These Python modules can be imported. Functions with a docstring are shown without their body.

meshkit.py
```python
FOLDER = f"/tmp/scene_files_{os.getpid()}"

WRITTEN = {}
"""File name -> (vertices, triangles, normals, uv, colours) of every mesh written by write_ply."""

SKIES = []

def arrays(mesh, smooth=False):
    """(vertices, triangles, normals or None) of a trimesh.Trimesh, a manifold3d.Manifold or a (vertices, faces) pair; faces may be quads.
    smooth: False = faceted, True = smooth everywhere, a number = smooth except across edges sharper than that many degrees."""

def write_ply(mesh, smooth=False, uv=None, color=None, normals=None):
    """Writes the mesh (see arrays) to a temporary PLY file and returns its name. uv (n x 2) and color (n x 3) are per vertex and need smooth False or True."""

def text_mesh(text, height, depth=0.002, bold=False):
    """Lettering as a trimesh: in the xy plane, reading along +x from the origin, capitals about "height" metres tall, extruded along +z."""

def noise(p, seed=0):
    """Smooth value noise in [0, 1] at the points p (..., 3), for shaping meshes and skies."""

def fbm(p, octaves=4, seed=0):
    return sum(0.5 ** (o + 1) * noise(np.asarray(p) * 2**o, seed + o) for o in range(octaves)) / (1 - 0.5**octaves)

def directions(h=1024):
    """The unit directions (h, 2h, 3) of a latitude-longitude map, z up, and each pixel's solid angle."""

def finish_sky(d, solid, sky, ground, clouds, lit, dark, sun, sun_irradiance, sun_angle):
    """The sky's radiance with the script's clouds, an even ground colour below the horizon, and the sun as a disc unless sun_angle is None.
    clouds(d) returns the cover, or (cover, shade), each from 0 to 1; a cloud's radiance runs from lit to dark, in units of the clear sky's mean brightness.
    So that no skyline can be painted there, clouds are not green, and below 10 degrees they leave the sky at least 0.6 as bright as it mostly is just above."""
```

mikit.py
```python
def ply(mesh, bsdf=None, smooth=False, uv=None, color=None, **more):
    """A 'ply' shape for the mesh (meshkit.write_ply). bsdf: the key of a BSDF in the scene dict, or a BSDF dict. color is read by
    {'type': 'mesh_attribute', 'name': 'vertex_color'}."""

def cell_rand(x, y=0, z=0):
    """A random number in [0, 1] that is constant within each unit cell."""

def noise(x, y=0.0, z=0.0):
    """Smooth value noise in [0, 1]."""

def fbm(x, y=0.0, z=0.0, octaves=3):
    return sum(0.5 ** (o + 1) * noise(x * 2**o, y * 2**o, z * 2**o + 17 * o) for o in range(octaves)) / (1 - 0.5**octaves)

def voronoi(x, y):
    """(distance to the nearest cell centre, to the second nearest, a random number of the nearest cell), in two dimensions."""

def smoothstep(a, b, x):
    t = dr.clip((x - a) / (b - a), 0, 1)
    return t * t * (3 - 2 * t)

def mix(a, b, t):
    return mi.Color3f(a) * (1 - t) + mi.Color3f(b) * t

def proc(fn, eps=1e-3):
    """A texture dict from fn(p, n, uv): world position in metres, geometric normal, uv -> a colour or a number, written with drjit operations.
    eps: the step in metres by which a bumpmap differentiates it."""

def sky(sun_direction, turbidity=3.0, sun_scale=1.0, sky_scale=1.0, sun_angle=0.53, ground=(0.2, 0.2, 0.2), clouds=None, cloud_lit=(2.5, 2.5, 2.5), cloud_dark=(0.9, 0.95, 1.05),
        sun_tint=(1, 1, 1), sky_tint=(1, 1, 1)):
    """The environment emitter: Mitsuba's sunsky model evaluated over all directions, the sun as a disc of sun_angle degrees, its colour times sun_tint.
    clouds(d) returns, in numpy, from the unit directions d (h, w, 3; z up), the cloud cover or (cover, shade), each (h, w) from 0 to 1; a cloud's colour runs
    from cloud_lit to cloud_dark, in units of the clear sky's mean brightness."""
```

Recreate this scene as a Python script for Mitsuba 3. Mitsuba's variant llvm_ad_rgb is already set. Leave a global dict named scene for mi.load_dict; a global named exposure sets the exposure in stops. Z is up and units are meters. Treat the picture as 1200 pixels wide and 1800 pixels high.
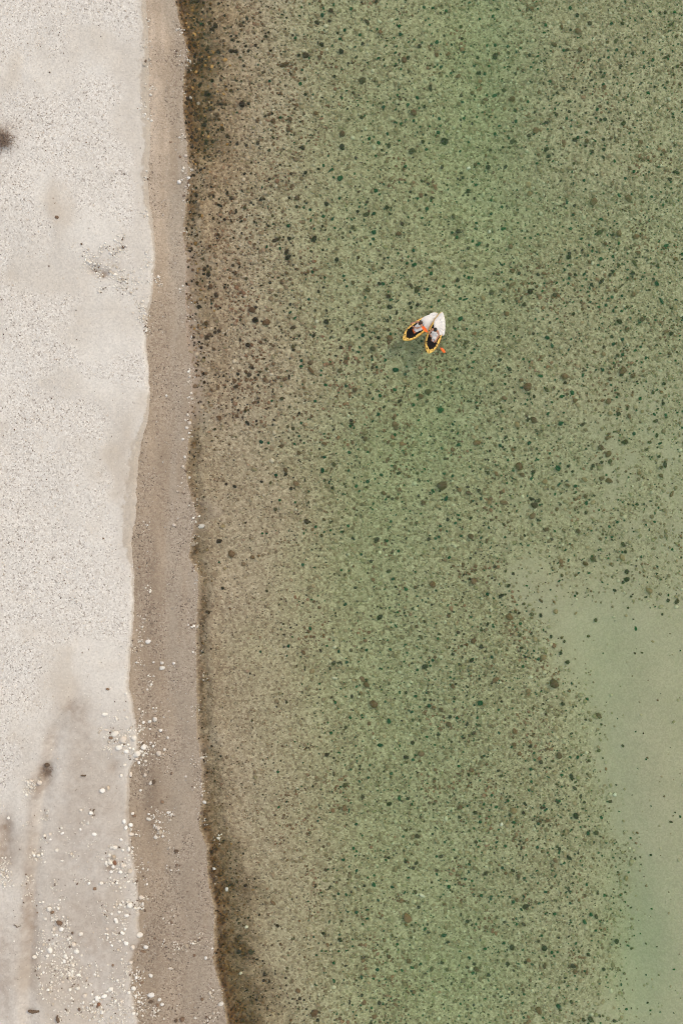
import math, random
import numpy as np, trimesh, manifold3d as m3, shapely
from scipy.spatial import Delaunay, cKDTree
import drjit as dr
import mitsuba as mi
import mikit, meshkit

scene, labels = {}, {}
rng = np.random.default_rng(7)
T = mi.ScalarTransform4f
S = 0.034            # metres per photo pixel on the water level
H = 50.0             # drone height

# ---------------------------------------------------------------- camera, sky, exposure
scene['camera'] = {'type': 'perspective', 'fov': 2 * math.degrees(math.atan(600 * S / H)), 'fov_axis': 'x',
                   'near_clip': 0.5, 'far_clip': 3000.0,
                   'to_world': T().look_at(origin=[0, 0, H], target=[0, 0, 0], up=[0, 1, 0])}
scene['sky_light'] = mikit.sky([0.60, 0.52, 0.58], turbidity=3, sun_scale=0.27, sun_angle=16, clouds=lambda d: 1.0,
                         cloud_lit=(1.97, 2.0, 2.06), sun_tint=(1.0, 0.99, 0.98))
exposure = 2.42


def wx(px): return (np.asarray(px, float) - 600) * S
def wy(py): return (900 - np.asarray(py, float)) * S
def at(px, py, z=0.0):
    k = (H - z) / H
    return np.array([wx(px) * k, wy(py) * k, z])


# ---------------------------------------------------------------- the lie of the land
E1 = np.array([(-200, 262), (0, 260), (80, 264), (165, 265), (250, 268), (330, 262), (400, 272), (450, 276), (520, 272), (560, 263), (600, 260), (650, 265), (700, 267), (735, 265), (765, 255), (800, 247), (850, 243), (900, 243),
               (950, 234), (1000, 238), (1060, 240), (1150, 233), (1200, 230), (1240, 238), (1290, 246), (1325, 247), (1350, 231), (1420, 230), (1480, 234), (1550, 246), (1600, 248), (1650, 250), (1680, 236), (1730, 235), (1790, 247), (2000, 255)], float)
E2 = np.array([(-200, 290), (0, 308), (50, 318), (95, 328), (130, 322), (200, 321), (250, 328), (310, 330), (370, 325), (420, 320), (450, 328), (500, 325), (600, 328), (650, 337), (740, 333), (780, 330), (830, 325), (880, 337), (905, 345),
               (960, 333), (980, 332), (1010, 347), (1050, 348), (1110, 343), (1200, 345), (1260, 344), (1310, 348), (1350, 353), (1400, 355), (1450, 348), (1490, 362), (1550, 365), (1600, 376), (1690, 374), (1740, 387), (1790, 397), (2000, 420)], float)
# brown algae plus painted drop-off shade at the foot of the underwater bank: (py, strength, width px, goldenness)
BANK = np.array([(-200, 1, 75, .8), (0, 1.1, 75, .9), (100, 1.1, 78, 1), (180, 1.15, 75, .8), (260, 1.0, 66, .7), (300, .55, 45, .9), (340, 1, 24, .4), (400, .9, 20, .3), (440, .5, 45, .4), (520, .4, 60, .5), (620, .22, 60, .3), (720, .3, 45, .2),
                 (770, .95, 24, .1), (830, .95, 24, .1), (880, .7, 26, .2), (930, .6, 24, .3), (965, .9, 30, .4), (1010, .8, 24, .3), (1100, .75, 20, .3), (1150, .8, 24, .2), (1250, .85, 26, .2), (1310, .8, 34, .1), (1400, .8, 40, .1), (1500, .95, 60, .15),
                 (1600, 1.05, 78, .2), (1700, 1.15, 90, .15), (1800, 1.15, 100, .1), (2000, 1.1, 100, .1)], float)


def curve(tab, col, y):
    py = 900 - np.asarray(y) / S
    return np.interp(py, tab[:, 0], tab[:, col])


def wig(y, a, f, seed):
    y = np.asarray(y, float)
    return a * (meshkit.fbm(np.stack([y * f, y * 0 + seed * 3.7, y * 0], -1), 4, seed) - .5) * 2


def e1(y): return wx(curve(E1, 1, y)) + wig(y, .05, 2.6, 1) + wig(y, .07, 6.5, 3)
def e2(y): return wx(curve(E2, 1, y)) + wig(y, .06, 2.3, 2) + wig(y, .07, 5.0, 4)


def fb(x, y, f, seed, octs=4, fy=None):
    return meshkit.fbm(np.stack([np.asarray(x) * f, np.asarray(y) * (fy or f), np.zeros_like(np.asarray(x, float))], -1), octs, seed) - .5


def ss(a, b, x):
    t = np.clip((x - a) / (b - a), 0, 1)
    return t * t * (3 - 2 * t)


def blobs(x, y, table):
    out = 0
    px, py = 600 + np.asarray(x) / S, 900 - np.asarray(y) / S
    for cx, cy, sx, sy, k, *tilt in table:
        dx, dy = px - cx, py - cy
        if tilt:
            c, s = math.cos(math.radians(tilt[0])), math.sin(math.radians(tilt[0]))
            dx, dy = dx * c + dy * s, -dx * s + dy * c
        out = out + k * np.exp(-.5 * ((dx / sx) ** 2 + (dy / sy) ** 2))
    return out


DEEP = [(855, 90, 60, 110, 1.0), (700, 250, 110, 80, .4), (850, 320, 70, 90, .7), (870, 520, 70, 110, .5), (640, 470, 90, 90, .3), (780, 690, 60, 90, .8), (700, 800, 80, 90, .7), (660, 950, 80, 110, .6),
        (1010, 1090, 90, 80, .1), (1050, 1230, 40, 130, .4), (1100, 1130, 40, 70, .25), (1175, 1420, 50, 210, -.40), (1000, 1030, 60, 40, -.25), (1150, 60, 120, 160, -.25), (1050, 380, 110, 60, .3), (1125, 1690, 40, 110, 1.2), (1085, 1440, 35, 120, .35), (650, 1130, 70, 120, .25), (720, 1330, 90, 120, .25), (760, 1620, 90, 120, .3), (720, 1440, 110, 170, .3), (800, 1760, 110, 90, .8), (1150, 650, 90, 160, .35), (980, 870, 90, 90, .4), (690, 1250, 70, 110, .25)]
# edge of the clean sand in the lower right: py -> px, and its upper edge
SAND = np.array([(940, 1260), (965, 900), (1040, 905), (1100, 975), (1140, 990), (1230, 1040), (1330, 1075), (1450, 1092), (1600, 1112), (1700, 1120), (1800, 1135), (2000, 1160)], float)
RUN = np.array([(1190, 140), (1235, 128), (1265, 105), (1320, 90), (1400, 74), (1480, 66), (1560, 60), (1800, 50), (2000, 46)], float)
PITS = [(170, 478, 7, 6, .16), (188, 487, 6, 5, .14), (86, 1352, 10, 14, .2), (22, 1460, 10, 30, .22), (245, 1660, 7, 12, .1), (205, 1340, 6, 9, .08), (250, 1395, 9, 40, .06), (6, 246, 22, 14, -.1)]


def deep(x, y): return blobs(x, y, DEEP)


def land(x, y):
    x, y = np.asarray(x, float), np.asarray(y, float)
    a, b = e1(y), e2(y)
    d2, d1 = x - b, a - x
    st = np.minimum(curve(BANK, 1, y), 1)
    bw = np.minimum(curve(BANK, 2, y), 60) * S
    n1 = fb(x, y, .35, 5)
    d = np.maximum(d2, 0)
    bed = -(.07 + .20 * st) * (1 - np.exp(-d / .45)) - .25 * st * np.exp(-((d - .5 * bw) / (.4 * bw)) ** 2) * (1 - np.exp(-d / .3)) - .030 * np.minimum(d, 30) - .16 * ss(4, 9, d) - .62 * deep(x, y) * ss(0, 3, d) - (.10 * n1 + .05 * fb(x, y, 1.6, 6)) * ss(0, 1.5, d)
    u = np.clip(-d2 / np.maximum(b - a, .2), 0, 1)
    wet = .46 * u ** .9 + .05 * fb(x, y, .8, 8, 4, .3) * ss(0, .4, u)
    dd = np.maximum(d1, 0)
    py = 900 - y / S
    run = wx(np.interp(py, RUN[:, 0], RUN[:, 1]))
    step = .30 * ss(-.25, .25, run - x - .3 * fb(x, y, .9, 12)) * ss(1180, 1270, py) - .12 * np.exp(-((x - run - .25) / .45) ** 2) * ss(1200, 1300, py)
    dry = .46 + .11 * ss(0, .22, dd) + .30 * (1 - np.exp(-dd / 3.0)) + (.30 * fb(x, y, .22, 9) + .07 * fb(x, y, 1.1, 10)) * ss(0, 2, dd) + step * ss(0, .5, dd) + .0 * n1
    pit = -blobs(x, y, PITS)
    z = np.where(d2 > 0, bed, np.where(d1 > 0, dry, wet)) + np.where(d2 < -.2, pit, 0)
    return z


def sandy(x, y):
    """0 on stones .. 1 on the clean sand of the lake bed"""
    py, px = 900 - y / S, 600 + x / S
    edge = np.interp(py, SAND[:, 0], SAND[:, 1])
    n = fb(x, y, .28, 21) * 90 + fb(x, y, 1.3, 22) * 40
    right = ss(-60, 70, px - edge + 22 + n * 1.3)
    top = ss(930, 1110, py + n * 1.6 - 45 * ss(1050, 1250, px))
    upper = .8 * ss(980, 1140, px + n * 1.2) * ss(520, 800, py + n) + .5 * blobs(x, y, [(1010, 860, 45, 60, 1), (905, 930, 40, 50, .8), (930, 690, 30, 80, .5), (1000, 560, 30, 50, .4)])
    return np.clip(np.maximum(right * top, upper * (.6 + 1.6 * fb(x, y, .9, 23))), 0, 1)


def grid_sheet(cols, ys):
    """cols(y) -> x of each column; rows along y. returns vertices, quads"""
    X = np.stack([cols(y) for y in ys])
    Y = np.repeat(np.asarray(ys)[:, None], X.shape[1], 1)
    n, m = X.shape
    i = np.arange(n * m).reshape(n, m)
    q = np.stack([i[:-1, :-1], i[:-1, 1:], i[1:, 1:], i[1:, :-1]], -1).reshape(-1, 4)
    return X, Y, q


YS = np.concatenate([-(34 + np.geomspace(.3, 900, 26)[::-1]), np.arange(-34, 34.01, .125), 34 + np.geomspace(.3, 900, 26)])
E1Y, E2Y = {}, {}
for yy, aa, bb in zip(YS, e1(YS), e2(YS)):
    E1Y[yy], E2Y[yy] = aa, bb
t_dry = np.concatenate([-(13 + np.geomspace(.3, 900, 24)[::-1]), np.linspace(-13, -.6, 104)[:-1], np.linspace(-.6, 0, 9)])
t_bed = np.concatenate([np.linspace(0, 3, 36)[:-1], np.linspace(3, 34, 220), 34 + np.geomspace(.3, 900, 24)])
t_wet = np.linspace(0, 1, 31)


def sm3(mask_a, mask_b):
    return np.stack([mask_a, mask_b], -1).reshape(-1, 2)


# ---------------------------------------------------------------- materials
def lin(r, g, b):
    c = np.array([r, g, b], float) / 255
    return np.where(c < .04045, c / 12.92, ((c + .055) / 1.055) ** 2.4)


def A(r, g, b, k=.82): return [float(v) for v in lin(r, g, b) * k]


C3 = mi.Color3f
nz, fbm_, vor, rnd, sst, mix = mikit.noise, mikit.fbm, mikit.voronoi, mikit.cell_rand, mikit.smoothstep, mikit.mix


def dry_color(p, n, uv):
    gravel = mi.Float(uv.x)
    big = fbm_(p.x * .35, p.y * .25, 3.0)
    wet = dr.clip(-mi.Float(uv.x), 0, 1)
    gravel = dr.clip(gravel, 0, 1)
    c = mix(A(208, 203, 196), A(221, 218, 213), sst(.3, .7, big))
    c = mix(c, A(224, 222, 218), gravel * .75)
    f = fbm_(p.x * 14, p.y * 14, 1.0, 2)
    c = c * (0.86 + .28 * f)
    d1, d2, r = vor(p.x * 11, p.y * 11)
    stone = sst(.06, .2, d2 - d1) * gravel
    c = mix(c, mix(A(186, 178, 170), A(250, 248, 244), r), stone * .6)
    dk = dr.select(r > .95, 1.0, 0.0) * sst(.05, .15, d2 - d1) * (.15 + .85 * gravel)
    c = mix(c, mix(A(130, 121, 114), A(164, 152, 142), fbm_(p.x * 3, p.y * 3, 9.)), dk * .8)
    c = c * (1 - .2 * gravel * (1 - sst(.0, .12, d2 - d1)))
    d1, d2, r = vor(p.x * 22 + 40, p.y * 22)
    c = mix(c, A(110, 101, 95), dr.select(r > .955, .6, 0.0) * sst(.05, .2, d2 - d1) * (.25 + .75 * gravel))
    c = mix(c, A(190, 176, 158), sst(.55, .75, fbm_(p.x * .3 + 7, p.y * .22, 5.)) * .35 * (1 - gravel))
    w = sst(.30, .62, wet + .7 * (fbm_(p.x * 5, p.y * 3.5, 21.) - .5))
    c = mix(c, c * C3(.80, .76, .71), w)
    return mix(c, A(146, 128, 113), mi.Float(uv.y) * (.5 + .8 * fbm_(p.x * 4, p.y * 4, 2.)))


def wet_color(p, n, uv):
    u = mi.Float(uv.x)            # 0 at the water, 1 at the dry edge
    dk = mi.Float(uv.y)
    c = mix(A(170, 160, 147), A(182, 166, 147), sst(.25, .75, u + .5 * (fbm_(p.x * .8, p.y * .25, 2.) - .5)))
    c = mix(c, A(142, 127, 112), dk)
    c = mix(c, A(206, 192, 177), sst(.3, 1., u + .5 * (fbm_(p.x * 1.2, p.y * .4, 17.) - .5)) * sst(12., 23., p.y) * .85)
    c = c * (.86 + .28 * fbm_(p.x * 1.5, p.y * .45, 27., 4))
    c = mix(c, A(156, 140, 122), sst(.5, .72, fbm_(p.x * 1.6, p.y * .3, 8.)) * .45)
    f = fbm_(p.x * 15, p.y * 15, 4., 2)
    c = c * (.78 + .44 * f)
    d1, d2, r = vor(p.x * 13 + 3, p.y * 13)
    g = sst(.38, .62, fbm_(p.x * 1.1, p.y * .5, 6.))
    c = mix(c, mix(A(120, 106, 94), A(196, 184, 170), r), sst(.05, .18, d2 - d1) * .65 * (.4 + .6 * g))
    c = mix(c, A(70, 60, 52), dr.select(r > .925, .8, 0.0) * sst(.08, .2, d2 - d1) * (.35 + .65 * g))
    return c


def bed_color(p, n, uv):
    sand = dr.clip(mi.Float(uv.x), 0, 1)
    weed_shade = mi.Float(uv.y)
    big = fbm_(p.x * .22, p.y * .22, 3.0)
    c = mix(A(152, 138, 112), A(168, 155, 130), sst(.3, .7, big))
    c = mix(c, A(122, 100, 78), sst(.54, .72, fbm_(p.x * .7, p.y * .7, 5.)) * .45)
    d1, d2, r = vor(p.x * 5.2, p.y * 5.2)
    e1_, e2_, q = vor(p.x * 10 + 31, p.y * 10 + 5)
    peb = mix(A(108, 93, 73), A(198, 190, 165), r)
    c = mix(c, peb, sst(.02, .16, d2 - d1) * .5)
    c = mix(c, mix(A(96, 82, 63), A(202, 193, 168), q), sst(.02, .2, e2_ - e1_) * .5)
    c = c * (1 - .32 * (1 - sst(0, .12, e2_ - e1_)))
    c = mix(c, A(62, 54, 42), dr.select(q > .94, .8, 0.0) * sst(.1, .25, e2_ - e1_))
    s = mix(A(160, 150, 133), A(169, 158, 142), fbm_(p.x * .6, p.y * .6, 11.)) * (.82 + .36 * fbm_(p.x * 13, p.y * 13, 4., 2))
    s = mix(s, A(166, 153, 134), dr.clip(mi.Float(uv.x) - 1, 0, 1))
    c = mix(c, s, sand)
    c = c * C3(1.13, 1.07, 1.12)
    silt = sst(-7., 2., p.x + 7 * (fbm_(p.x * .16, p.y * .12, 30.) - .5)) * (1 - .55 * sst(6., 18., p.x))      # greenish silt and algae film further out
    c = c * mix(C3(1.0), C3(.91, 1.05, .92), silt)
    shore = dr.clip(-mi.Float(uv.x), 0, 1)
    c = c * mix(C3(1.0), C3(.87, .75, .63), shore)
    w = weed_shade * (.55 + .9 * fbm_(p.x * 3.2, p.y * 3.2, 13.))
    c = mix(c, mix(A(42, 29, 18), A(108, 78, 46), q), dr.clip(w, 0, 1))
    return c


def two(b): return {'type': 'twosided', 'bsdf': b}


def diffuse_proc(fn): return two({'type': 'diffuse', 'reflectance': mikit.proc(fn)})


scene['dry_sand_material'] = diffuse_proc(dry_color)
scene['wet_sand_material'] = diffuse_proc(wet_color)
scene['bed_material'] = diffuse_proc(bed_color)


def pebble_color(p, n, uv):
    return mi.Color3f(1.0)


scene['pebble_material'] = two({'type': 'diffuse', 'reflectance': {'type': 'mesh_attribute', 'name': 'vertex_color'}})

# ---------------------------------------------------------------- setting: beach, wet sand, lake bed, water
GRAVEL_NO = [(205, 110, 60, 22, 1.3, 35), (235, 215, 22, 28, 1.3), (255, 330, 10, 120, .9), (120, 490, 60, 22, .8), (195, 570, 45, 25, 1.1), (190, 600, 40, 16, .8), (190, 700, 70, 16, .9, 15), (232, 760, 24, 40, 1), (228, 870, 14, 80, 1.2), (90, 350, 60, 16, .5, 60),
             (60, 130, 50, 26, .4), (170, 420, 60, 16, .6), (140, 1320, 50, 90, 1.4), (150, 1500, 60, 130, 1.3), (120, 1640, 60, 100, .9), (30, 1640, 30, 130, 1.2), (60, 1760, 80, 60, 1.1), (180, 800, 50, 30, .5), (180, 1180, 40, 40, .5), (190, 480, 24, 14, .9)]


def gravelly(x, y):
    g = .9 + 1.1 * fb(x, y, .35, 31) + .7 * fb(x, y, 1.2, 32) - blobs(x, y, GRAVEL_NO)
    return np.clip(ss(.25, .95, g), 0, 1)


HOLLOW_SHADE_STAINS = [(4, 246, 12, 9, .6), (12, 240, 24, 14, .3), (172, 478, 6, 6, .6), (188, 487, 5, 5, .75), (184, 470, 26, 16, .25), (86, 1350, 6, 9, .7), (84, 1368, 10, 14, .35), (64, 1440, 5, 50, .3), (72, 1390, 6, 22, .3), (58, 1560, 7, 60, .25), (70, 1650, 5, 50, .22), (20, 1680, 8, 60, .2), (150, 1440, 65, 140, .42), (180, 1690, 60, 90, .38), (30, 1700, 50, 90, .4), (20, 1465, 16, 34, .35), (140, 1255, 22, 12, .25, -40), (225, 900, 14, 90, .2), (150, 1290, 14, 60, .16), (215, 1430, 20, 60, .12), (22, 1440, 9, 14, .5), (18, 1490, 16, 22, .4), (205, 1340, 6, 8, .35),
          (130, 1236, 12, 8, .35, -35), (95, 1300, 8, 40, .3, 12), (200, 1515, 7, 7, .5), (246, 1665, 8, 14, .5), (60, 1590, 8, 60, .2)]  # shade of the hollows painted in, with damp stains and tan sand

X, Y, q = grid_sheet(lambda y: E1Y[y] + t_dry, YS)
Z = land(X - 1e-4, Y)
Z[:, -1] = .46 + .05 * fb(X[:, -1], Y[:, -1], .8, 8, 4, .3)
dryV = np.stack([X, Y, Z], -1).reshape(-1, 3)
d_ = np.stack([np.full(X.shape[1], E1Y[y]) for y in YS]) - X
soft = np.interp(900 - Y / S, [0, 300, 420, 700, 780, 900, 1000, 1300], [.55, .45, .16, .14, .5, .8, .25, .16])
gm = gravelly(X, Y) * ss(0, .3, d_ / soft * .25) - .9 * np.exp(-(d_ / soft) ** 2)
gm = np.where(np.abs(gm) < 1e-4, 0, gm)
scene['beach'] = mikit.ply((dryV, q), 'dry_sand_material', smooth=True, uv=sm3(gm, np.round(np.clip(blobs(X, Y, HOLLOW_SHADE_STAINS), 0, .9), 4)))
X, Y, q = grid_sheet(lambda y: E1Y[y] + (E2Y[y] - E1Y[y]) * t_wet, YS)
Z = land(X, Y)
Z[:, -1] = 0
Z[:, 0] = .46 + .05 * fb(X[:, 0], Y[:, 0], .8, 8, 4, .3)
py_ = 900 - Y / S
dk = .42 * ss(400, 1350, py_) * (.5 + .5 * ss(.2, .8, 1 - t_wet[None])) + blobs(X, Y, [(262, 1000, 14, 60, .4), (268, 1140, 12, 120, .4), (268, 1400, 12, 60, .6), (275, 1660, 14, 50, .45), (285, 850, 14, 70, .3), (270, 330, 10, 60, .25), (290, 640, 10, 40, .3), (340, 1600, 20, 120, .3), (322, 840, 8, 24, .3)])  # wet tone, with some shading of the slope painted in as dark patches
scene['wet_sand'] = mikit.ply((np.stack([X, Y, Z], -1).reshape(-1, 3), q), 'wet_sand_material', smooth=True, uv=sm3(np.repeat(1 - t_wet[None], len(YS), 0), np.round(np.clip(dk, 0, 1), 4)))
X, Y, q = grid_sheet(lambda y: E2Y[y] + t_bed, YS)
Z = land(X + 1e-5, Y)
Z[:, 0] = 0


def brown_shore(x, y):
    """how much brown algae tints the bed near the shore"""
    d, py = x - e2(y), 900 - y / S
    wd = np.interp(py, [0, 200, 420, 600, 900, 1300, 1500, 1800], [6.0, 5.5, 4.5, 4, 2.2, 2.2, 3.5, 4.5])
    k = np.interp(py, [0, 250, 450, 700, 1200, 1500, 1800], [1, .95, .7, .5, .45, .75, .9])
    n = fb(x, y, .5, 43) + .6 * fb(x, y, 1.7, 44)
    return np.clip(k * (1 - ss(0, 1, d / wd + .45 * n)) * (d > 0) * (1 - .8 * (1 - ss(0, 1.0, d)) * (1 - curve(BANK, 1, y))), 0, 1)


def weed_and_shade(x, y):  # algae cover and the soft shade of the drop-off, painted as one mask
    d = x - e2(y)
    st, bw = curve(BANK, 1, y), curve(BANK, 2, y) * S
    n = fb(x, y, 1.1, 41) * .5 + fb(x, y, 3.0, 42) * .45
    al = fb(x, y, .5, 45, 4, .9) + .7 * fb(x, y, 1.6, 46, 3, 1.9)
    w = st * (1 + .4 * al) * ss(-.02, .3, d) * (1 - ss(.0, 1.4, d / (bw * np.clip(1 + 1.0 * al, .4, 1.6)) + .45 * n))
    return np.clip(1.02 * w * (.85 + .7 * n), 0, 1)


dd_ = X - np.stack([np.full(X.shape[1], E2Y[y]) for y in YS])
edge_sand = 1.9 * (1 - ss(-.1, 1.5, dd_ * (1 + 2 * fb(X, Y, .8, 47)))) * np.clip(1.15 - curve(BANK, 1, Y) + .8 * fb(X, Y, .5, 48), .2 * (1 - ss(.1, .6, dd_)), 1)
scene['lake_bed'] = mikit.ply((np.stack([X, Y, Z], -1).reshape(-1, 3), q), 'bed_material', smooth=True, uv=sm3(np.round(np.maximum(sandy(X, Y), edge_sand) - brown_shore(X, Y), 4), np.round(weed_and_shade(X, Y), 4)))

wxs = np.concatenate([np.arange(-13, 24.01, .3), 24 + np.geomspace(.5, 850, 18)])
wys = np.concatenate([-(34 + np.geomspace(.5, 850, 18)[::-1]), np.arange(-34, 34.01, .3), 34 + np.geomspace(.5, 850, 18)])
X, Y, q = grid_sheet(lambda y: wxs, wys)
Z = (fb(X, Y, .5, 51, 3, .8) * .014) * ss(-12, -6, X)
scene['lake_water'] = mikit.ply((np.stack([X, Y, Z], -1).reshape(-1, 3), q), None, smooth=True)
scene['lake_water']['bsdf'] = {'type': 'thindielectric', 'int_ior': 1.2, 'ext_ior': 1.0}
scene['lake_water']['interior'] = {'type': 'homogeneous', 'albedo': {'type': 'rgb', 'value': [.26, .84, .26]}, 'sigma_t': {'type': 'rgb', 'value': [.092, .062, .080]}}
for k, lab, cat in (('beach', 'pale dry gravel and sand of the lake shore', 'beach'), ('wet_sand', 'strip of darker wet sand along the water', 'wet sand'),
                    ('lake_bed', 'shallow lake bed of tan pebbles and sand under clear water', 'lake bed'), ('lake_water', 'clear shallow green tinted lake water', 'water')):
    labels[k] = {'label': lab, 'category': cat, 'kind': 'structure'}

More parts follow.
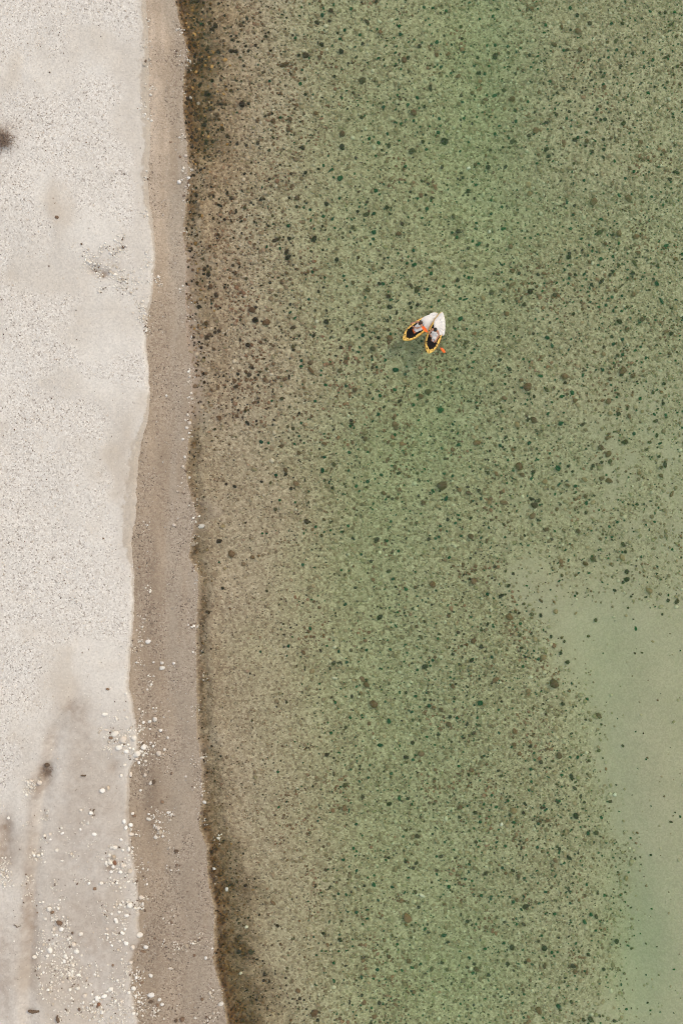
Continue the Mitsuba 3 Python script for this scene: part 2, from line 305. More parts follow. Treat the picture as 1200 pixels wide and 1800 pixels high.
STONES = '''@400 0
545 55k30;470 117k35x20;102 98k20;1143 745k42;710 425o45x35;598 270k30;412 293k35;485 303b28;375 290k22;495 235k30;148 238k20;77 550k35;235 597k20;605 705b35;603 775k30x40;593 940g35x30;412 910k25;780 1005g25;365 1043b30;325 1043k18;520 1075k28;730 1130o40x24;770 1125g25x20;505 1140g22;90 1095o25;18 1045k25;213 1190k20;320 1190g22;770 1225g28x24;900 1232r35x28;920 1180k25;660 1198o25;840 1095k28;455 1260k45x30;255 1265k55x22;325 1257k25;310 1330k40x24;1010 245k28;1105 220g20x26;930 317r40x32;950 303k22;1068 460k32x22;1000 515g30x20;1005 550k22x16;950 550g24x18;980 597b38;915 653g25;980 637g18x24;1110 697g25;1028 747k24;970 797o40x34;850 768o22x35;795 753g25;820 565g25;707 618o25;936 875g22x18;1130 880k25;1075 1043k24;1050 1100g25;1183 1225g18;1190 1140o20x40;805 170r28;30 270k60x22;500 80g22x30;735 115k40x18;590 1045g18;160 755k25;100 765k20;395 778k30x22;465 597b28;330 630b30;240 640b30;1100 290r26;1160 285r30x20;70 130b25;300 340b60x26;1125 350g30x16;1090 350g20x14
@800 0
605 40g18x28;395 50g22;320 5k22;225 18g15;75 12g18;165 30g16;642 80k24;708 123k28;880 122k24;560 140b20x30;1077 65k18;1106 65k20;1135 128k34x16;645 165b45x30;655 263b28;587 262k26x18;520 235b38x22;800 220b20;845 215o22x30;933 283k24;1110 300o50x14;1040 315g22;210 297k34x40;165 240g16x22;210 237g22;28 140o24;390 290k25;470 320k30x18;178 347g16;120 385k32x22;155 388g20;15 402b35x24;318 388k16x28;398 355g22;778 400o25;762 312o18;255 475k32x24;207 503g36x22;300 525r40x34;315 582k24;258 575t24;403 433o18;465 440k18x24;572 465k20;533 605k22;600 588k22;765 630k20;790 627k26x24;478 648k28x24;388 715k28x24;425 690b45x40;885 650o34x26;628 738k30;570 755b24x50;780 733k26x20;822 725b20;690 745b32;480 787k30x24;490 825k30x24;722 797k20x24;782 788k22;658 764g14;185 792k24;305 750o45x36;780 827k28x14;540 853g12;625 860o20;172 882k26x28;265 878k28x18;105 868b24;1157 765o16;1128 945k30x22;1162 907k45x20;1103 988k16;1038 913b16;990 922g14;940 903g20;895 940g20;860 1028g38x18;910 1045b34x50;515 990k24x20;447 1053k20;573 1075b20;585 1053g14;628 1083k26x18;65 1010k24x20;40 935k20;188 1127g18;70 885w28x18;380 975t40x36;390 1025t36;725 1065b50x40;720 1190r20;770 1155g26x14;830 1237k20;862 1230b32x40;760 1225o60x26;952 1247r34;790 1285r28x22;15 1220k28x32;125 1285g34x20;170 1293k22;68 1308k24;290 1300b30;1110 1295g34x20;1015 490g26x20;180 1220w18x24;115 1190w18;600 1335k20
@400 450
320 8k45x28;28 48k20;60 38b20;40 90b24;310 90b24;575 18k26;612 103g20;688 8k22;480 185k22;660 143o26;740 180o35x30;820 147g22x20;800 145k26x20;965 155k30x22;985 45g28x22;945 37g18;1092 37o24x18;1000 172o36x28;848 212k26;862 230g30x16;855 268k36x24;960 248k24x20;968 270k20;1000 258k24;842 340k24;798 245b26x20;425 227g14;330 297g24x14;355 327g26x14;520 347k30x34;345 378k34x22;452 420k28x22;107 470k30x26;345 480o24x30;598 482k26x22;588 440o18;712 418g24;795 430k26x22;683 383o20;765 490o34x30;855 433b40x30;148 340k40x36;205 350b50x36;130 285b40x36;255 207o30x16;285 138b24;150 270k18;115 625k28x26;55 622k22;432 565b30x20;440 605b60x20;388 582g24x18;265 640b22;300 650b24x30;240 570b24;205 597o20;100 655b22;45 690k28x22;517 680g24x18;670 705b32x28;625 540o20;592 605o34x26;830 550g24x26;885 600g38x30;935 623g18;1047 622k28x22;1165 632b24;1055 715o40x34;1018 740b32;803 735g22x24;750 720o20;1012 683g22;880 705g26x20;825 795k26x18;795 833g26x18;905 765k34x20;885 785b20;912 785b18;1122 812g36x38;1185 738g14;980 785g22;850 762o14;105 880k30x22;388 880g14x20;285 752o24;345 910o24;652 868k24x22;655 888k26x20;725 965b24x32;735 930o18;510 990b36x20;178 980g28x22;215 985g18;205 1015o22x14;285 1000b26;375 1040b26;738 1035g18;880 943g20x24;953 1005r18;1130 1015g16;640 1035g20;500 1130g22x32;560 1098o30x24;305 1130b36x24;307 1150k20;180 1190k24x18;38 1215k28x18;360 1200b38x30;335 1225k22;738 1190g26x22;675 1215g30x20;693 1240g16;810 1155g26x14;900 1145k32x18;1000 1145o20;955 1163r22;868 1280k20;823 1252b26;1150 1280g44x22;1130 1210b60x50;1032 1303b34x40;275 1288g18;425 1298o18;253 1335o24x20;710 1312b36x14;255 1155g20
@800 450
595 5k34x26;765 15g22x26;752 47g22x14;705 32r24;335 90k24;300 78b30x24;220 95b34x16;435 97k26x20;465 90r26x22;605 97b30x20;678 95g26x16;933 93k34x24;945 120r20;830 82k16x26;815 100k22;770 133k46x22;860 45o30x20;945 38o45x18;1060 145g34x24;1020 178k24x14;1160 18r28;1195 15k16;12 128k24x34;48 103g16;25 225g18;58 225g20x12;145 222t36x24;190 190o30;255 178t28;253 237k18x28;393 187k34x36;522 205k26x28;362 257k28x30;270 305b32x30;300 150b50x20;755 268g24x14;793 258g20x22;878 210g16x20;877 290g22x14;938 203r30x22;1085 235g16x44;1155 270t28;985 335b36x28;863 345k26x36;905 385b26x30;27 330g34x26;100 410r32x22;60 455o36x28;60 383g14;225 428k24x20;230 470k14;238 512b22;320 385b22;410 410k20;482 430g30x22;505 443o16;610 438g14;782 480k18x26;780 518t28;855 523k24x20;880 520g20;995 443k22x16;945 430o12;1110 397b40x20;1138 410k28;1128 515b30x18;1060 470o18;875 548o40x12;880 605b40x50;875 627k30x16;935 632r32x28;905 575o16;815 650b30x26;810 615b20;235 548k30x20;285 597k28x24;330 580b18;358 543g16;345 655b26;448 632g36x18;500 645g16;575 635b44x36;577 667k22x20;672 628g14x28;195 677k22;480 705o34x20;520 695b16x24;415 740k20x24;380 690b50x50;615 720g24x28;570 737g14;630 762r28x26;257 750b36x24;238 800k18;225 825k22x14;115 790b26;1098 673k26x22;1040 720o22;1085 718r22;1095 778k22;805 765r34x36;907 802k18x26;860 832k26x28;915 845b22x34;985 820t22;815 830t28;1055 870k34x20;1048 835g26x14;1112 850k16;1062 945k18x28;1023 982o26x20;1078 988g26x14;940 937g22x26;895 980k34x30;868 943g12;555 882g30x28;582 885k24x12;670 888k34x20;488 830g26x14;455 920o20;428 920o18x22;410 865b36x40;325 890t36x28;175 870b28x20;110 905t38x22;113 985r48x30;15 995g28x22;10 935g18;180 960b24;302 1022r24;182 1027k18;388 985g24;800 960b34x24;765 1010b34;805 1045b34x44;815 1083o24x30;725 1105k22;770 1088k20;595 1107k22;540 1120g36x32;335 1110r50x40;350 1155b32x26;172 1143k24;215 1148r34x24;410 1138k28x22;455 1108o12;1105 1100k22x46;1085 1115b24;968 1145t26;1083 1160b36x24;1140 1255b40x20;770 1173b32x28;810 1185b44x30;680 1180t40x26;470 1190t36x30;545 1205g34x14;590 1210b34x20;65 1218k24x18;122 1238k22;402 1280k34x20;415 1315k44x40;438 1288k24;255 1300b50x30;180 1300t36x30;70 1250b40x24;20 1235b36x22;635 1245g16x14;690 1300g20;725 1300t34x22;535 1335b30x20;958 1308o26x14
@400 900
417 48k36x28;447 93r22;635 73g26x18;540 55o16x26;22 220b40;130 238b28x22;162 232b20;183 113g16;205 113g14;495 125o22;787 143k32x22;755 260k28x22;768 292b26x20;850 313o30x26;870 355g22;765 358r24;1060 143k22;1095 140g22x16;1120 75g22x14;1160 40k24x26;995 58b18;1168 240g26x18;1190 285b24x18;1145 255r24x14;1080 380r44x36;885 395k22x16;940 408g24;988 397b24;620 487g28x16;802 555k26x46;755 548k16;895 530g18;1038 578k18x22;995 605b22;1117 643o22x20;1018 660o36x20;1165 548b24;435 615g18x26;297 647k20x16;415 660r28x14;320 707g18x22;297 712k18x12;490 732k18x26;400 742b34x20;585 735g16x22;173 737g12x18;312 758g14;628 793g22x18;560 797o28;857 725g22x18;1040 815k42x26;1000 833g20x16;730 885k18;710 882b40x26;730 910r36x30;850 907o18;655 973k20x26;770 1013r56x42;568 1005g18x22;1040 990o24x20;1063 1022g24x28;1185 920b30x24;1195 985k20;990 972g26x16;970 1055g28x14;1125 1045b36x28;1172 1080k26x20;850 1103g24x30;917 1102k18x14;975 1098o26x18;745 1115r24;1165 1120b34x30;1015 1100o18x22;975 1217k26;1110 1175k30x14;1135 1240g14x18;805 1230g34x24;940 1293k30x26;1020 1275b44x32;520 1280k40x20;545 1165g22;405 1252b20x14;605 1245o20x16;595 1138k26x10;1180 1210k18;750 1335g16;565 875w36x20;565 712w28x22;445 840t26x34
@800 900
82 32k22x18;405 20b44x34;435 42k20;255 65k26x16;80 130b36x34;165 153b32x18;132 160g14;507 145k24x20;480 92b36x24;645 100b30x26;708 87t28x22;765 143b26x18;725 250o40x34;685 272r34x26;884 170k34x20;895 210k22x24;878 240t30x50;903 315k28x30;903 355k36x28;840 413k26x18;1020 415t44x30;1048 298r20x14;1065 288g14;1120 467k20x24;1167 472k34x22;1090 540k16;562 335o20x24;642 430k16;520 475r16;450 468b36x14;450 545k20x28;528 525t28x30;635 535t28x12;740 570o28x20;305 325k20;280 388k28x20;240 442k38x22;95 365b40;75 352k20;45 430o26x14;285 555r44x34;15 635k26x22;138 623o24x18;340 650o24;170 590k18;420 672t30;463 765t40x34;505 657k18x24;575 683k14x22;590 793k28x24;555 745k20x24;138 712k28x30;95 680r34;60 700r20;85 783k30x22;192 765g20;22 805k24x14;210 885r50x28;385 945t34x28;382 965r30x20;128 1007g36x30;62 922k26x12;228 1045g18x14;520 905b56x50;600 945b24x18;565 1012k30x20;313 1160r32x36;303 1190b24x18;395 1235k24x22;755 1075b46x28;95 1165k30x22;545 1285b44x36;450 1320k26x22;645 1295g16x24;755 1258o24x20;903 1238k18x14;1065 993r14;945 745k18;983 742o26x16;950 615g16x40;938 565k16x12;910 505o16;1040 683t26x14;705 1312o20
@400 1350
650 8g18x14;265 22g18x16;620 90o34x28;595 100g14;710 157k16x34;903 160g20x22;850 190k34x22;918 175o18x12;1088 190o26x14;310 178g14;270 207g14;250 250k18x12;615 212b40x34;640 225g12x34;625 300o20x14;677 298g20x16;940 328k26x18;1000 360k32x26;1010 335o24x14;297 383k10x14;608 483g26x20;540 480b26x16;515 540k24x20;678 440g20x16;678 543g28x18;995 502k28x18;950 498r26x16;1125 467k28x22;930 437o16;575 603r16;720 622k20x18;770 615g24x30;868 627g26x18;990 655k20x28;1165 627g24x22;1025 672w42x22;50 600k16x18;97 620k18x20;420 517k12;562 677o24x16;425 705g14;240 712b40x18;1007 735k20x22;1030 705o14;1140 720b24x18;632 755g30x16;735 795g22x14;712 825g14x18;945 790r66x44;940 828r30x16;263 832k28x20;168 775k14x18;215 775k12;378 808r18;593 907k30x24;525 935r30x18;515 885b20;825 910b22x24;868 885o18;1040 850g28x18;1058 868k22x16;1140 883g34x20;1160 920k32x18;985 860b16x20;60 970k28x26;60 887k26x10;125 970o34x30;625 965g12;720 1000k26x14;840 970o20x14;955 1020b40x34;975 1055g16;1130 1028k24x20;1155 1065o24;815 1037b26x12;1075 1060o24x28;800 1238k24x28;885 1250b34x20;560 1125g22x26;798 1123g14x18;768 1113g20x12;705 1105g20x26;455 1293b54x36;475 1330k26x24;575 1295g14x22;210 1270k14x24;360 1265k10x24;370 1175b36x24;840 1265o24x10;70 1083w26x18;100 838w24x22;195 1090k20
@800 1350
228 15k24x18;85 12r28;535 87o26x14;612 45k20x44;630 108k36x18;540 135b14;680 182k20x16;815 178k30x20;910 183r20x16;862 230g24x14;455 210k26x20;368 190k32x16;192 145g18x20;170 110r18x12;105 235k26x24;22 260k26x18;25 208b34;287 248k18x22;130 285g22;178 258g12;243 297w20x26;228 325g14;305 225t40x36;447 285b22;635 255k30x44;740 343k32x28;700 345g22x26;683 310b18;612 327g12;565 355o22x18;108 390k24x22;263 412g20x24;348 422k14x34;142 445g20x16;75 490o16;600 475k36x22;525 485b26x36;510 517b18x22;1030 460k18x14;1028 595g20x12;1006 622r18x14;303 542k32x18;222 540o20x28;162 555k24x28;428 543g26x12;380 545o24x14;330 572b26x30;35 582k16x20;900 582t24x34;600 650k12x50;618 608k18x14;475 655g24x18;137 673g22x20;372 730k48x24;440 715g18x14;605 715g16x20;615 703r16x12;833 640r16x12;820 677g12;360 825k34x18;65 810k26x22;30 775k12x22;715 775g22x26;742 785k20x30;680 812g34x20;740 860g20x12;298 948k30x38;468 950k34;438 915k20;455 885g16x18;545 897k18x14;850 915k28x32;910 938g22x14;825 935g14x8;900 918r14;1123 925g16;1058 1012k18;1050 1122b16;700 987k28x16;275 1032k28x24;92 1083g26x18;110 1060b34x30;405 1037g22x14;618 1047k38x34;782 1062k24x22;520 993g14x18;25 968g18x12;157 955g24x16;385 1015r30x24;470 1045b20x40;445 1050b14x24;580 1108k22x12;875 1143g12x20;542 1257g30x28;517 1160o16x20;95 1250k20x24;203 1203o26x22;438 1280r36x50;675 1330k22x30;712 1325o28x38;838 1335k28x20;960 1283k26x22;900 1272g24x16;718 1298w26x24;465 1315g10x34;360 1315g16x24;610 1235o20x24;890 1085b18;1000 1050w34x26;785 817w18x14;840 140w24x26
@0 0
1185 80k18;1060 125g16;1135 125k20;1025 423k24;1120 425k22;1180 540b30;1110 575k24;1105 495k16;1145 605b26;1070 660k20;1125 1033k22;1160 1082k40x16;1150 1237k22;1105 1300b22;1085 330k14;1010 1310k18;1165 420k16
@0 450
1100 98k26;1140 205k22x32;1155 395k22;1115 250g14;1090 430k26;1022 428k20x14;1062 483k20;1105 415b30x24;1155 855b30;1085 620b20;1150 690b24;1110 160b26
@0 900
1157 153k34x24;1175 402k20;1097 528k34x16;1155 265g14;1175 75t34x22;1090 200t22x18;1185 297t18
'''
COBBLES = '''@0 0
795 497w18x14;1012 895w24x16;995 937w22x16;945 960w24;1000 322w20x18;990 270w12;1005 513w20x18;262 380d18x14;300 1145d22x18;980 820w20x16;950 825d14;455 750d14;200 605d12;280 1045d12;900 748d16x8;290 1070d10;1045 545t20
@0 450
1000 880w20x24;985 905w18x16;965 965w18x14;965 1110w16x20;975 1060w14x18;878 735w14;570 108d20x16;258 52d14;505 85d20x18;405 440d10;135 860d14x10;35 385d12;545 110d16;500 40w18x14;600 160w16x12;700 300w12
@0 900
1060 75w46x26;1018 170t36x24;918 68w22x18;782 683w32x24;855 822w34x24;855 795w22x18;810 792w12;917 798w16;818 1092w26x28;553 1067w34x20;615 1092w16x24;668 1085w20x14;665 958w14;607 1170w48x32;650 1200w44x36;707 1192w34x30;627 1243w38x30;758 1238w32x34;667 1263w26x22;725 1275w36x34;838 1272w28x32;848 1152w22x18;885 1190w14;808 1235w16;755 1283w18;733 1322w16x20;658 1335w20x16;718 1303w26x16;868 1253w16;560 1150w24x10;790 1105w22x16;890 1050w14x8;750 620t16x12;770 575t18x14;585 1192d24x16;568 935d22x14;545 140d16;735 292d14;250 1335d30x24;130 155d10
@0 1350
540 120w32x26;570 105t20x28;480 237w24x20;165 68w24x16;210 78w28x24;795 78w18x26;765 37w20;742 118w18x14;690 35w18x30;640 40w18;785 270w32x18;655 282w22x26;700 240w20x18;690 300w28x22;665 315w20x24;693 350w34x20;640 378w18x14;835 318w24;822 366w24x20;845 340t20x30;605 420w34x24;680 428w18x28;577 460w20;600 470t24;582 497w30x26;560 505w14x18;648 515w26x24;598 522w16x20;587 548w20x16;635 548w24x18;685 545t32x24;620 595w16x14;535 608w24x20;470 608w18x16;635 632w16x14;745 683w28x24;635 722w20x14;685 725w36x30;668 778w28x18;630 760w20x16;600 735w18x14;548 772w16x20;590 770w14;498 350w28x18;330 345w22x14;265 350w18;267 378w14x10;203 462w22x18;181 462w12x14;45 265w20x16;425 325w16x14;327 490w22x10;227 572w16x8;300 435w22x20;260 742w28x26;240 795w22x16;427 876w28x22;738 880w40x30;665 925w30x22;770 945w28x20;700 945w26x28;590 937w16x12;565 852w18x14;610 800w20x18;650 875w16;660 850w16;405 967w32x24;390 932w24x26;265 960w28x36;250 992w22x16;183 997w28x20;345 992w20;340 1020w16x24;690 1027w24x20;568 1040w14x10;795 1095w26x20;900 1058w30x14;585 1167w30x24;705 1163w28x24;680 1185w20x18;410 1162w24x18;447 1202w28x22;550 1205w36x22;512 1215w22x30;640 1235w20x18;732 1233w18x16;797 1198w42x28;842 1222w24x18;855 1247w22x18;495 1232w14;540 1290w18x22;705 1295w22x18;700 1265w14;1030 1320w18x14;1165 1245w36x24;1078 180w28x18;1127 530w26x16;1195 640w20x26;980 45w14x12;905 245w22x14;890 235w26x12;620 1120w16;500 1090w16x12;370 1170w18;290 1220w16x12;285 850w22x20;325 850w26x24;300 880w14;360 905w14;370 1110t20;330 1090w16;330 1130w16x14;345 1065w14;230 1080w14;430 990w14;985 940t22x26;810 75d22x28;855 180d20x18;708 253d24x16;630 420d20x16;605 500r20x30;930 440d28x18;500 638d22x18;277 763d24x16;312 818d40x26;198 765d18x14;125 712d18x12;398 348d12x10;815 900d14x12;755 970d34x14;795 1235d26x18;522 1248r20;595 1042d20x24;455 1125d20x12;413 1145d14x10;490 1183d14x8;747 1132d24x16;830 1252d18;1065 1222d18x16;1025 990d16;928 1333d20;960 1325d28
'''

# ---------------------------------------------------------------- stones
COL = {'k': [(50, 40, 30), (64, 52, 38), (42, 38, 28)], 'g': [(12, 64, 38), (26, 72, 44), (14, 56, 40)], 'o': [(74, 68, 46), (62, 60, 40), (84, 76, 54)], 'b': [(98, 76, 56), (112, 90, 68), (88, 70, 52)],
       'r': [(108, 84, 60), (96, 72, 52), (118, 92, 68)], 't': [(140, 122, 92), (150, 134, 104), (132, 112, 84)], 'w': [(206, 204, 182), (194, 190, 166), (214, 212, 196)]}
DRY = {'w': [(240, 237, 230), (232, 227, 218), (246, 244, 240), (224, 214, 202)], 'd': [(126, 106, 90), (104, 90, 78), (140, 118, 100)], 't': [(206, 192, 174), (190, 176, 158), (214, 203, 188)], 'r': [(120, 82, 64), (110, 76, 60), (140, 104, 84)]}
WORD = {'k': 'blackish', 'g': 'green', 'o': 'olive', 'b': 'brown', 'r': 'russet', 't': 'tan', 'w': 'pale'}
BWORD = {'w': 'white', 'd': 'dark brown', 't': 'beige', 'r': 'reddish'}


def rock(seed, sub, rough, blocky):
    r = np.random.default_rng(seed)
    m = trimesh.creation.icosphere(sub)
    v = np.array(m.vertices)
    for _ in range(5 if blocky else 2):                    # a few worn flats
        n = r.normal(size=3)
        n /= np.linalg.norm(n)
        c = r.uniform(.62, .88)
        d = v @ n
        v -= np.where(d > c, (d - c) * .85, 0)[:, None] * n
    v *= (1 + rough * (meshkit.fbm(v * 1.6 + seed * 5.3, 3, seed) - .5) * 2)[:, None]
    v /= np.abs(v).max(0)
    return trimesh.Trimesh(v, m.faces, process=False)


ROCKS = [rock(s, 2, .36, True) for s in range(10)]
COBS = [rock(50 + s, 2, .2, False) for s in range(8)]
_plys = {}


def rock_ply(kind, i, rgb, mottle):
    key = (kind, i, rgb)
    if key not in _plys:
        m = (ROCKS if kind == 'rock' else COBS)[i]
        v = np.array(m.vertices)
        f = 1 + mottle * (meshkit.fbm(v * 2.3 + i, 3, i + 3) - .5) * 2
        _plys[key] = mikit.ply(m, 'pebble_material', smooth=True, color=np.clip(lin(*rgb) * .82 * f[:, None], 0, 1))
    return _plys[key]


def read(text):
    import re
    ox = oy = 0
    for line in text.strip().split('\n'):
        if line[0] == '@':
            ox, oy = map(int, line[1:].split())
            continue
        for t in line.split(';'):
            x, y, c, w, h = re.match(r'(\d+) (\d+)([a-z])(\d+)(?:x(\d+))?$', t).groups()
            w, h = int(w), int(h or w)
            yield ox + int(x) / 3, oy + int(y) / 3, c, w / 3 * S, h / 3 * S


def numbered(name):
    if name not in scene and not any(k.startswith(name + '__') for k in scene):
        return name
    i = 1
    while f'{name}_{i:03d}' in scene or any(k.startswith(f'{name}_{i:03d}__') for k in scene):
        i += 1
    return f'{name}_{i:03d}'


TENS = ' ten twenty thirty forty fifty sixty seventy'.split(' ')
ONES = 'zero one two three four five six seven eight nine ten eleven twelve thirteen fourteen fifteen sixteen seventeen eighteen nineteen'.split()


def q4(v):
    v = round(v / 27)                       # a raft is 27 photo pixels wide
    return ONES[v] if v < 20 else TENS[v // 10] + (' ' + ONES[v % 10] if v % 10 else '')


def tell_apart(found):
    for lab, keys in found.items():
        left, words = [(k, np.array(scene[k]['to_world'].matrix)) for k in keys], ['biggest', 'upper', 'lower', 'leftmost', 'rightmost']
        by = {'biggest': lambda m: m[0, 0] ** 2 + m[1, 0] ** 2, 'upper': lambda m: m[1, 3], 'lower': lambda m: -m[1, 3], 'leftmost': lambda m: -m[0, 3], 'rightmost': lambda m: m[0, 3]}
        if len(left) == 2:
            left.sort(key=lambda k: k[1][1, 3])
            labels[left[1][0]]['label'], labels[left[0][0]]['label'] = 'upper ' + lab, 'lower ' + lab
        elif len(left) > 2:
            for w in words:
                if left:
                    j = max(range(len(left)), key=lambda i: by[w](left[i][1]))
                    labels[left.pop(j)[0]]['label'] = f'{w} {lab}'
            for k, _ in left:
                labels[k]['label'] = 'small ' + lab


RAFTS = (752, 583)


def lake_place(px, py):
    dx, dy = px - RAFTS[0], py - RAFTS[1]
    a = f"{q4(abs(dx))} raft widths {'right' if dx > 0 else 'left'} of" if q4(abs(dx)) != 'zero' else 'level with'
    b = f"{q4(abs(dy))} {'below' if dy > 0 else 'above'}" if q4(abs(dy)) != 'zero' else 'level with'
    return f'{a} and {b} the rafts'


def shape_word(w, h):
    return 'oblong ' if max(w, h) > 1.5 * min(w, h) else ''


pool = []                        # every small pebble of the lake bed ends up in one mesh
lake = sorted(read(STONES), key=lambda s: -s[3] * s[4])
used = {}
n_top = 0
for k, (px, py, c, w, h) in enumerate(lake):
    p0 = at(px, py)
    z = float(land(p0[0], p0[1]))
    x, y, _ = at(px, py, z)
    ang = rng.uniform(-25, 25) + (rng.choice([-35, 35]) if w > 25 / 3 * S and abs(w - h) > .06 else 0)
    sh = rng.uniform(.45, .75) * min(w, h)
    sx, sy = w * .47, h * .47
    rgb = COL[c][rng.integers(3)]
    if n_top < 300:
        n_top += 1
        key = 'stone' if n_top == 1 else f'stone_{n_top - 1:03d}'
        scene[key] = {**rock_ply('rock', int(rng.integers(10)), rgb, .3), 'to_world': T().translate([x, y, z + sh * .25]).rotate([0, 0, 1], float(ang)).scale([sx, sy, sh * .6])}
        lab = f'{WORD[c]} {shape_word(w, h)}stone {lake_place(px, py)}'
        used.setdefault(lab, []).append(key)
        labels[key] = {'label': lab, 'category': 'stone', 'group': 'larger stones on the lake bed'}
    else:
        pool.append((x, y, z + sh * .2, sx, sy, sh * .6, ang, *lin(*rgb) * .82))
tell_apart(used)

cob = sorted(read(COBBLES), key=lambda s: -s[3] * s[4])
used = {}
for k, (px, py, c, w, h) in enumerate(cob):
    p0 = at(px, py)
    z = float(land(p0[0], p0[1]))
    x, y, _ = at(px, py, z)
    if c == 'd' and x < e1(y) and w < 22 / 3 * S:
        w, h = w * .62, h * .62
    sh = .62 * min(w, h)
    key = 'cobble' if k == 0 else f'cobble_{k:03d}'
    d_e1, d_e2 = float(x - e1(y)), float(x - e2(y))
    under = d_e2 > .05
    rgb = DRY[c][rng.integers(len(DRY[c]))]
    if d_e1 > .3 and c != 'd':
        rgb = tuple(v * (.84 if under else .93) for v in rgb)
    scene[key] = {**rock_ply('cob', int(rng.integers(8)), rgb, .1), 'to_world': T().translate([x, y, z + sh * .22]).rotate([0, 0, 1], float(rng.uniform(-30, 30))).scale([w * .47, h * .47, sh * .55])}
    cw = BWORD[c].split()[-1] if abs(d_e2) < .4 else BWORD[c]
    where = 'at waterline' if abs(d_e2) < .4 else 'underwater' if under else 'on wet sand' if d_e1 > 0 else 'on dry sand'
    lab = f"{cw} cobble {where}, {q4(px)} raft widths from left, {q4(1800 - py)} above bottom"
    used.setdefault(lab, []).append(key)
    labels[key] = {'label': lab, 'category': 'cobble', 'group': 'loose cobbles on the shore'}
tell_apart(used)

ICO = trimesh.creation.icosahedron()
IV, IF = np.array(ICO.vertices), np.array(ICO.faces)


def pebbles(key, P, C, material='pebble_material', jitter=.16):
    """P: x y z sx sy sz angle(deg); C: rgb per pebble -> one mesh"""
    n = len(P)
    v = IV[None] * (1 + rng.uniform(-jitter, jitter, (n, 12, 1)))
    v = v * P[:, None, 3:6]
    a = np.radians(P[:, 6])[:, None]
    x, y = v[..., 0] * np.cos(a) - v[..., 1] * np.sin(a), v[..., 0] * np.sin(a) + v[..., 1] * np.cos(a)
    v = np.stack([x, y, v[..., 2]], -1) + P[:, None, :3]
    f = IF[None] + (np.arange(n) * 12)[:, None, None]
    scene[key] = mikit.ply((v.reshape(-1, 3), f.reshape(-1, 3)), material, smooth=True, color=np.repeat(np.clip(C, 0, 1), 12, 0))


def scatter(n, x0, x1, y0=-33.5, y1=33.5):
    return rng.uniform(x0, x1, n), rng.uniform(y0, y1, n)


def pick(cols, weights, n):
    cols = np.array([lin(*c) for c in cols]) * .82
    return cols[rng.choice(len(cols), n, p=np.array(weights) / sum(weights))] * rng.uniform(.85, 1.15, (n, 1))


def finer(x, y):
    """0 coarse bed .. 1 fine gravel near the shore in the lower half"""
    px, py = 600 + x / S, 900 - y / S
    return ss(620, 980, py) * (1 - ss(420, 640, px + fb(x, y, .2, 61) * 120)) * .9 + .35 * (1 - ss(380, 480, px)) * ss(450, 700, py)


P_, C_ = [], []
x, y = scatter(92000, -10, 23)                              # the tan mosaic
keep = (x > e2(y) + .03) & (rng.random(len(x)) > .985 * sandy(x, y)) & (rng.random(len(x)) < .55 + .9 * fb(x, y, .5, 62) + .35)
x, y = x[keep], y[keep]
n = len(x)
s = np.exp(rng.normal(np.log(.060), .42, n)) * (1 - .4 * finer(x, y))
s = np.clip(s, .02, .17)
asp = rng.uniform(.62, 1, n)
z = land(x, y)
P_.append(np.stack([x, y, z + s * .1, s, s * asp, s * .55, rng.uniform(0, 180, n)], -1))
c = pick([(150, 140, 116), (134, 120, 96), (168, 158, 134), (182, 174, 150), (116, 100, 78), (104, 86, 66), (146, 126, 104), (196, 190, 168), (128, 122, 92)], [5, 6, 5, 3.2, 4.5, 4, 4.5, 1.3, 3], n)
c = c * .76 + .24 * c.mean(0)
brn = rng.random(n) < .6 * ss(.08, .25, fb(x, y, .55, 67))
c = c * np.array([1.13, 1.07, 1.12]) * (1 + (ss(-6, 2, x) * (1 - .55 * ss(6, 18, x)))[:, None] * np.array([-.09, .05, -.08])) * (1 + brown_shore(x, y)[:, None] * (np.array([.87, .75, .63]) - 1))
c = np.where(brn[:, None], pick([(108, 82, 62), (128, 98, 76), (92, 72, 54), (140, 112, 90)], [3, 3, 2, 2], n), c)
wd = weed_and_shade(x, y)[:, None]
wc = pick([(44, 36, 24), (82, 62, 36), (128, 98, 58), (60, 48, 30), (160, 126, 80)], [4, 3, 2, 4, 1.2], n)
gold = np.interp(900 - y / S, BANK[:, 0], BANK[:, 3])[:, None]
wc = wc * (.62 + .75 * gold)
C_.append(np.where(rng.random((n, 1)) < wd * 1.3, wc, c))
x, y = scatter(36000, -10, 23)                              # dark, green and brown specks
px, py = 600 + x / S, 900 - y / S
dens = (.62 + 1.3 * fb(x, y, .3, 63) + .7 * fb(x, y, 1.2, 64)) * (1 - .55 * finer(x, y)) + .25 * blobs(x, y, [(420, 120, 60, 180, 1)])
keep = (x > e2(y) + .05) & (rng.random(len(x)) < dens) & (rng.random(len(x)) > .97 * sandy(x, y))
x, y = x[keep], y[keep]
n = len(x)
px = 600 + x / S
s = np.clip(np.exp(rng.normal(np.log(.050), .42, n)) * (1 - .35 * finer(x, y)), .02, .12)
gshare = ss(430, 620, px + 100 * fb(x, y, .2, 65))
c = np.where(rng.random((n, 1)) < .42 * gshare[:, None], pick(COL['g'], [1, 1, 1], n), pick(COL['k'] + COL['b'] + COL['o'] + COL['r'][:1], [4, 3, 5, 2.3, 1.8, 2.5, 2.4, 2.6, 1, .8], n))
z = land(x, y)
P_.append(np.stack([x, y, z + s * .25, s, s * rng.uniform(.5, 1, n), s * .6, rng.uniform(0, 180, n)], -1))
C_.append(c)
pl = np.array(pool)
P_.append(pl[:, :7])
C_.append(pl[:, 7:])
pebbles('lake_pebbles', np.vstack(P_), np.vstack(C_))
